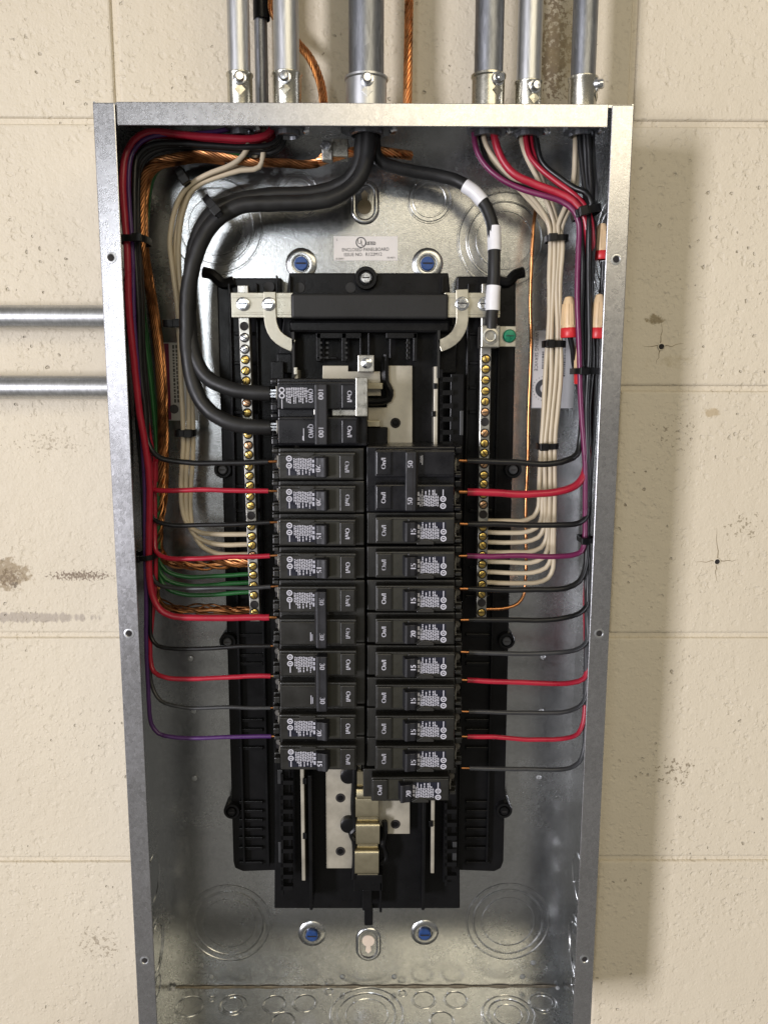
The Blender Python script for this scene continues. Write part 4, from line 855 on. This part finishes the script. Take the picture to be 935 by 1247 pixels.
for pts, lb in (([(737, 318, .047), (740, 340, .048), (738, 365, .05), (728, 400, .05), (724, 470, .05), (722, 540, .05)], 'black tail wire of the uppermost wire nut'), ([(694, 410, .048), (697, 425, .05), (698, 440, .054), (706, 480, .056), (714, 540, .056)], 'black tail wire of the wire nut left of the plum wire'), ([(726, 412, .047), (726, 440, .047), (724, 490, .047), (720, 560, .047), (716, 640, .047)], 'black tail wire of the wire nut beside the right flange')):
    wire('wire', pts, .0021, 'black', lb, group='tail wires of the wire nuts')
# --- cable ties
GT = 'black cable ties'
def tie(px, py, y0, wpx, dep, label, ang=0, hpx=7, head=1, tail=0):
    """band around a bundle: wpx wide in the photo, dep deep; ang turns it in the picture"""
    c = P(px, py, y0); hw = pr(px, py, wpx/2, y0); hd = dep/2; h = pr(px, py, hpx/2, y0)
    ca, sa = math.cos(math.radians(ang)), math.sin(math.radians(ang)); ux = Vector((ca, 0, sa)); uz = Vector((-sa, 0, ca)); n = 28; v = []; f = []
    for i in range(n):
        q = 2*math.pi*i/n; e = .6
        a = math.copysign(abs(math.cos(q))**e, math.cos(q)); b = math.copysign(abs(math.sin(q))**e, math.sin(q))
        for k, (o, s) in enumerate(((0, 1), (0, -1), (.0009, -1), (.0009, 1))):
            v.append(c+ux*(hw+o)*a+Vector((0, (hd+o)*b, 0))+uz*h*s)
    for i in range(n):
        j = (i+1) % n
        for k in range(4): f.append((i*4+k, i*4+(k+1) % 4, j*4+(k+1) % 4, j*4+k))
    root = empty('cable_tie', c, label, 'cable tie', GT)
    MB().add(v, f, False).build('strap', M['tie'], root)
    if head:
        hc_ = c+ux*(hw*.55*head)+Vector((0, -hd-.0015, 0)); v = []
        for a in (-1, 1):
            for b in (-1, 1):
                for d in (-1, 1): v.append(hc_+ux*a*.0032+Vector((0, b*.0022, 0))+uz*d*(h+.0006))
        MB().add(v, [(0,1,3,2),(4,6,7,5),(0,4,5,1),(2,3,7,6),(0,2,6,4),(1,5,7,3)]).build('head', M['tie'], root, .0005)
        if tail:
            t0 = hc_; t1 = hc_+ux*tail*head+Vector((0, -.003, 0))
            v = [t0+uz*h*.8, t0-uz*h*.8, t1-uz*h*.7, t1+uz*h*.7]; v += [q+Vector((0, .001, 0)) for q in v]
            MB().add(v, [(0,1,2,3),(7,6,5,4),(0,4,5,1),(1,5,6,2),(2,6,7,3),(3,7,4,0)]).build('tail', M['tie'], root)
tie(165, 293, .042, 31, .026, 'black cable tie around the red and black bundle at the upper left', 0, 8, 1)
tie(224, 216, .056, 22, .014, 'black cable tie slanting round the cream wires at the upper left', -58, 9, 1)
tie(262, 254, .047, 30, .026, 'wide black cable tie on the thick cables with its end pointing down', -50, 9, 1, .006)
tie(212, 394, .064, 24, .012, 'small black cable tie at mid height on the left cream wires', 0, 8, 1)
tie(226, 527, .065, 22, .014, 'black cable tie on the cream wires left of the thick cables\' lower bend', 0, 8, 1)
tie(179, 676, .046, 26, .026, 'black cable tie low on the left red bundle', 5, 6, -1)
tie(713, 259, .042, 30, .026, 'black cable tie slanting round the red and plum wires at the upper right', 14, 9, -1)
tie(677, 291, .057, 25, .016, 'black cable tie on the cream wires at the upper right', 2, 7, -1)
tie(674, 419, .058, 25, .016, 'black cable tie on the cream wires in front of the tall sticker', 0, 8, -1, .003)
tie(715, 452, .047, 36, .028, 'black cable tie low on the right bundle below the wire nuts', 0, 7, -1)
tie(666, 543, .058, 24, .016, 'black cable tie on the cream wires just above the thick right red wire', 2, 7, -1, .002)
tie(713, 656, .042, 16, .018, 'lowest black cable tie on the right bundle', 0, 6, -1)
# ------------------------------------------------------------------ conduits
def conduit(px, wpx, y0, ptop, pcon, m, label, screw_dx, fit='fit', conw=1.14):
    p = P(px, 100, y0); R = pr(px, 60, wpx/2, y0); zt = .36; zc_ = P(px, pcon, y0).z
    root = empty('conduit', (p.x, y0, 0), label, 'conduit', 'steel conduits above the box')
    MB().lathe((p.x, y0, zc_-.004), (0, 0, 1), [(R, 0), (R, zt-zc_)], 36).build('pipe', M[m], root)
    Rc = R*conw
    c = MB().lathe((p.x, y0, .0004), (0, 0, 1), [(Rc*1.06, 0), (Rc*1.06, .003), (Rc, .0032), (Rc, zc_-.0028), (Rc*1.07, zc_-.0018), (Rc*1.07, zc_-.0004), (Rc*1.0, zc_), (R*1.01, zc_)], 36).build('connector', M[fit], root)
    sx = p.x+screw_dx*Rc; sy = y0-math.sqrt(max(.02, 1-screw_dx**2))*Rc; ax = Vector((screw_dx, -math.sqrt(max(.02, 1-screw_dx**2)), 0))
    MB().lathe((sx, sy, zc_-.0055), ax, [(.0048, -.002), (.0046, .0012), (.0034, .0015)], 18).lathe((sx, sy, zc_-.0055), ax, [(.0034, 0), (.0034, .0040), (.0026, .0050), (.00001, .0052)], 14).build('set_screw', M['zincscrew'], c)
    MB().lathe((sx, sy, zc_-.013), ax, [(.0042, -.003), (.0040, .0004), (.00001, .0006)], 4, False).build('screw_tab', M[fit], c)
    # locknut and throat inside the box
    MB().lathe((p.x, y0, -T), (0, 0, -1), [(Rc*1.28, 0), (Rc*1.28, .003), (R*.98, .003), (R*.98, .006), (R*.86, .0064), (R*.8, .004)], 18, False).build('locknut', M['emt_old'], c)
    MB().lathe((p.x+Rc*1.25, y0-Rc*.2, -T-.0002), (.3, -.2, -1), [(.0030, 0), (.0030, .004), (.002, .005), (.0001, .005)], 8, False).build('locknut_screw', M['zincscrew'], c)
conduit(292, 27, .052, 0, 90, 'emt', 'leftmost shiny steel conduit entering the top of the box', .15)
conduit(349.5, 31, .052, 0, 90, 'emt', 'second shiny steel conduit from the left above the box', -.05)
conduit(446, 43, .050, 0, 95, 'emt_old', 'widest steel conduit above the middle of the box', .05, 'emt', 1.16)
conduit(594.5, 35, .052, 0, 92, 'emt_old', 'dull steel conduit directly left of the bright one on the right', .45)
conduit(643.5, 30, .052, 0, 101, 'emt', 'bright steel conduit between two dull ones above the right side', .25)
conduit(709.5, 30, .050, 0, 95, 'emt_old', 'rightmost dull steel conduit entering the top of the box', .9)
p = P(318, 60, .082); r = pr(318, 60, 8, .082)
bk = empty('conduit', (p.x, .082, 0), 'dark narrow conduit behind the two shiny ones on the upper left', 'conduit', 'steel conduits above the box')
MB().lathe((p.x, .082, .001), (0, 0, 1), [(r, 0), (r, .085)], 24).build('pipe', M['emt_old'], bk)
MB().lathe((p.x+.001, .081, .083), (0, 0, 1), [(r*1.25, 0), (r*1.3, .003), (r*1.3, .2)], 20).build('sleeve', M['plastic'], bk)
for py, lb in ((385.5, 'upper of the two horizontal steel conduits entering the left side of the box'), (471.5, 'lower of the two horizontal steel conduits entering the left side of the box')):
    y0 = .078; p = P(60, py, y0); r = (Z(60, py-14.3, y0)-Z(60, py+14.3, y0))/2
    root = empty('conduit', (-W2, y0, p.z), lb, 'conduit', 'horizontal conduits on the left')
    MB().lathe((-W2-.0005, y0, p.z), (-1, 0, 0), [(r, 0), (r, .32)], 36).build('pipe', M['emt'], root)
# bare stranded grounds outside
strand_cable('ground_cable', [(322, -30, .080), (330, 10, .080), (345, 32, .080), (364, 54, .078), (376, 68, .074), (386, 88, .070), (392, 108, .066), (394, 126, .062)], .0032, 'stranded copper cable curving out behind the second conduit above the box', 'copper')
strand_cable('ground_cable', [(498, -60, .082), (498, -10, .082), (497.5, 30, .082), (497, 70, .082), (496.5, 100, .082), (496, 128, .082)], .0033, 'straight stranded copper cable on the wall right of the widest conduit', 'copper')
# ground clamp below the middle conduit
gc = empty('ground_clamp', P(405, 183, .056), 'small steel ground clamp holding the copper cable under the box top', 'clamp')
MB().pbox(391.5, 171, 405, 195, .048, .060).build('clamp_body', M['alu'], gc, .001)
MB().pbox(404, 168, 424, 190, .050, .066).build('clamp_plate', M['fit'], gc, .0006)
MB().lathe(P(397, 178, .048), FWD, [(.004, 0), (.004, .003), (.0032, .0036), (.0001, .0036)], 6, False).build('clamp_screw', M['zincscrew'], gc)
for o in scene.objects:
    if o.type == 'MESH' and o.data.users > 0:
        pass
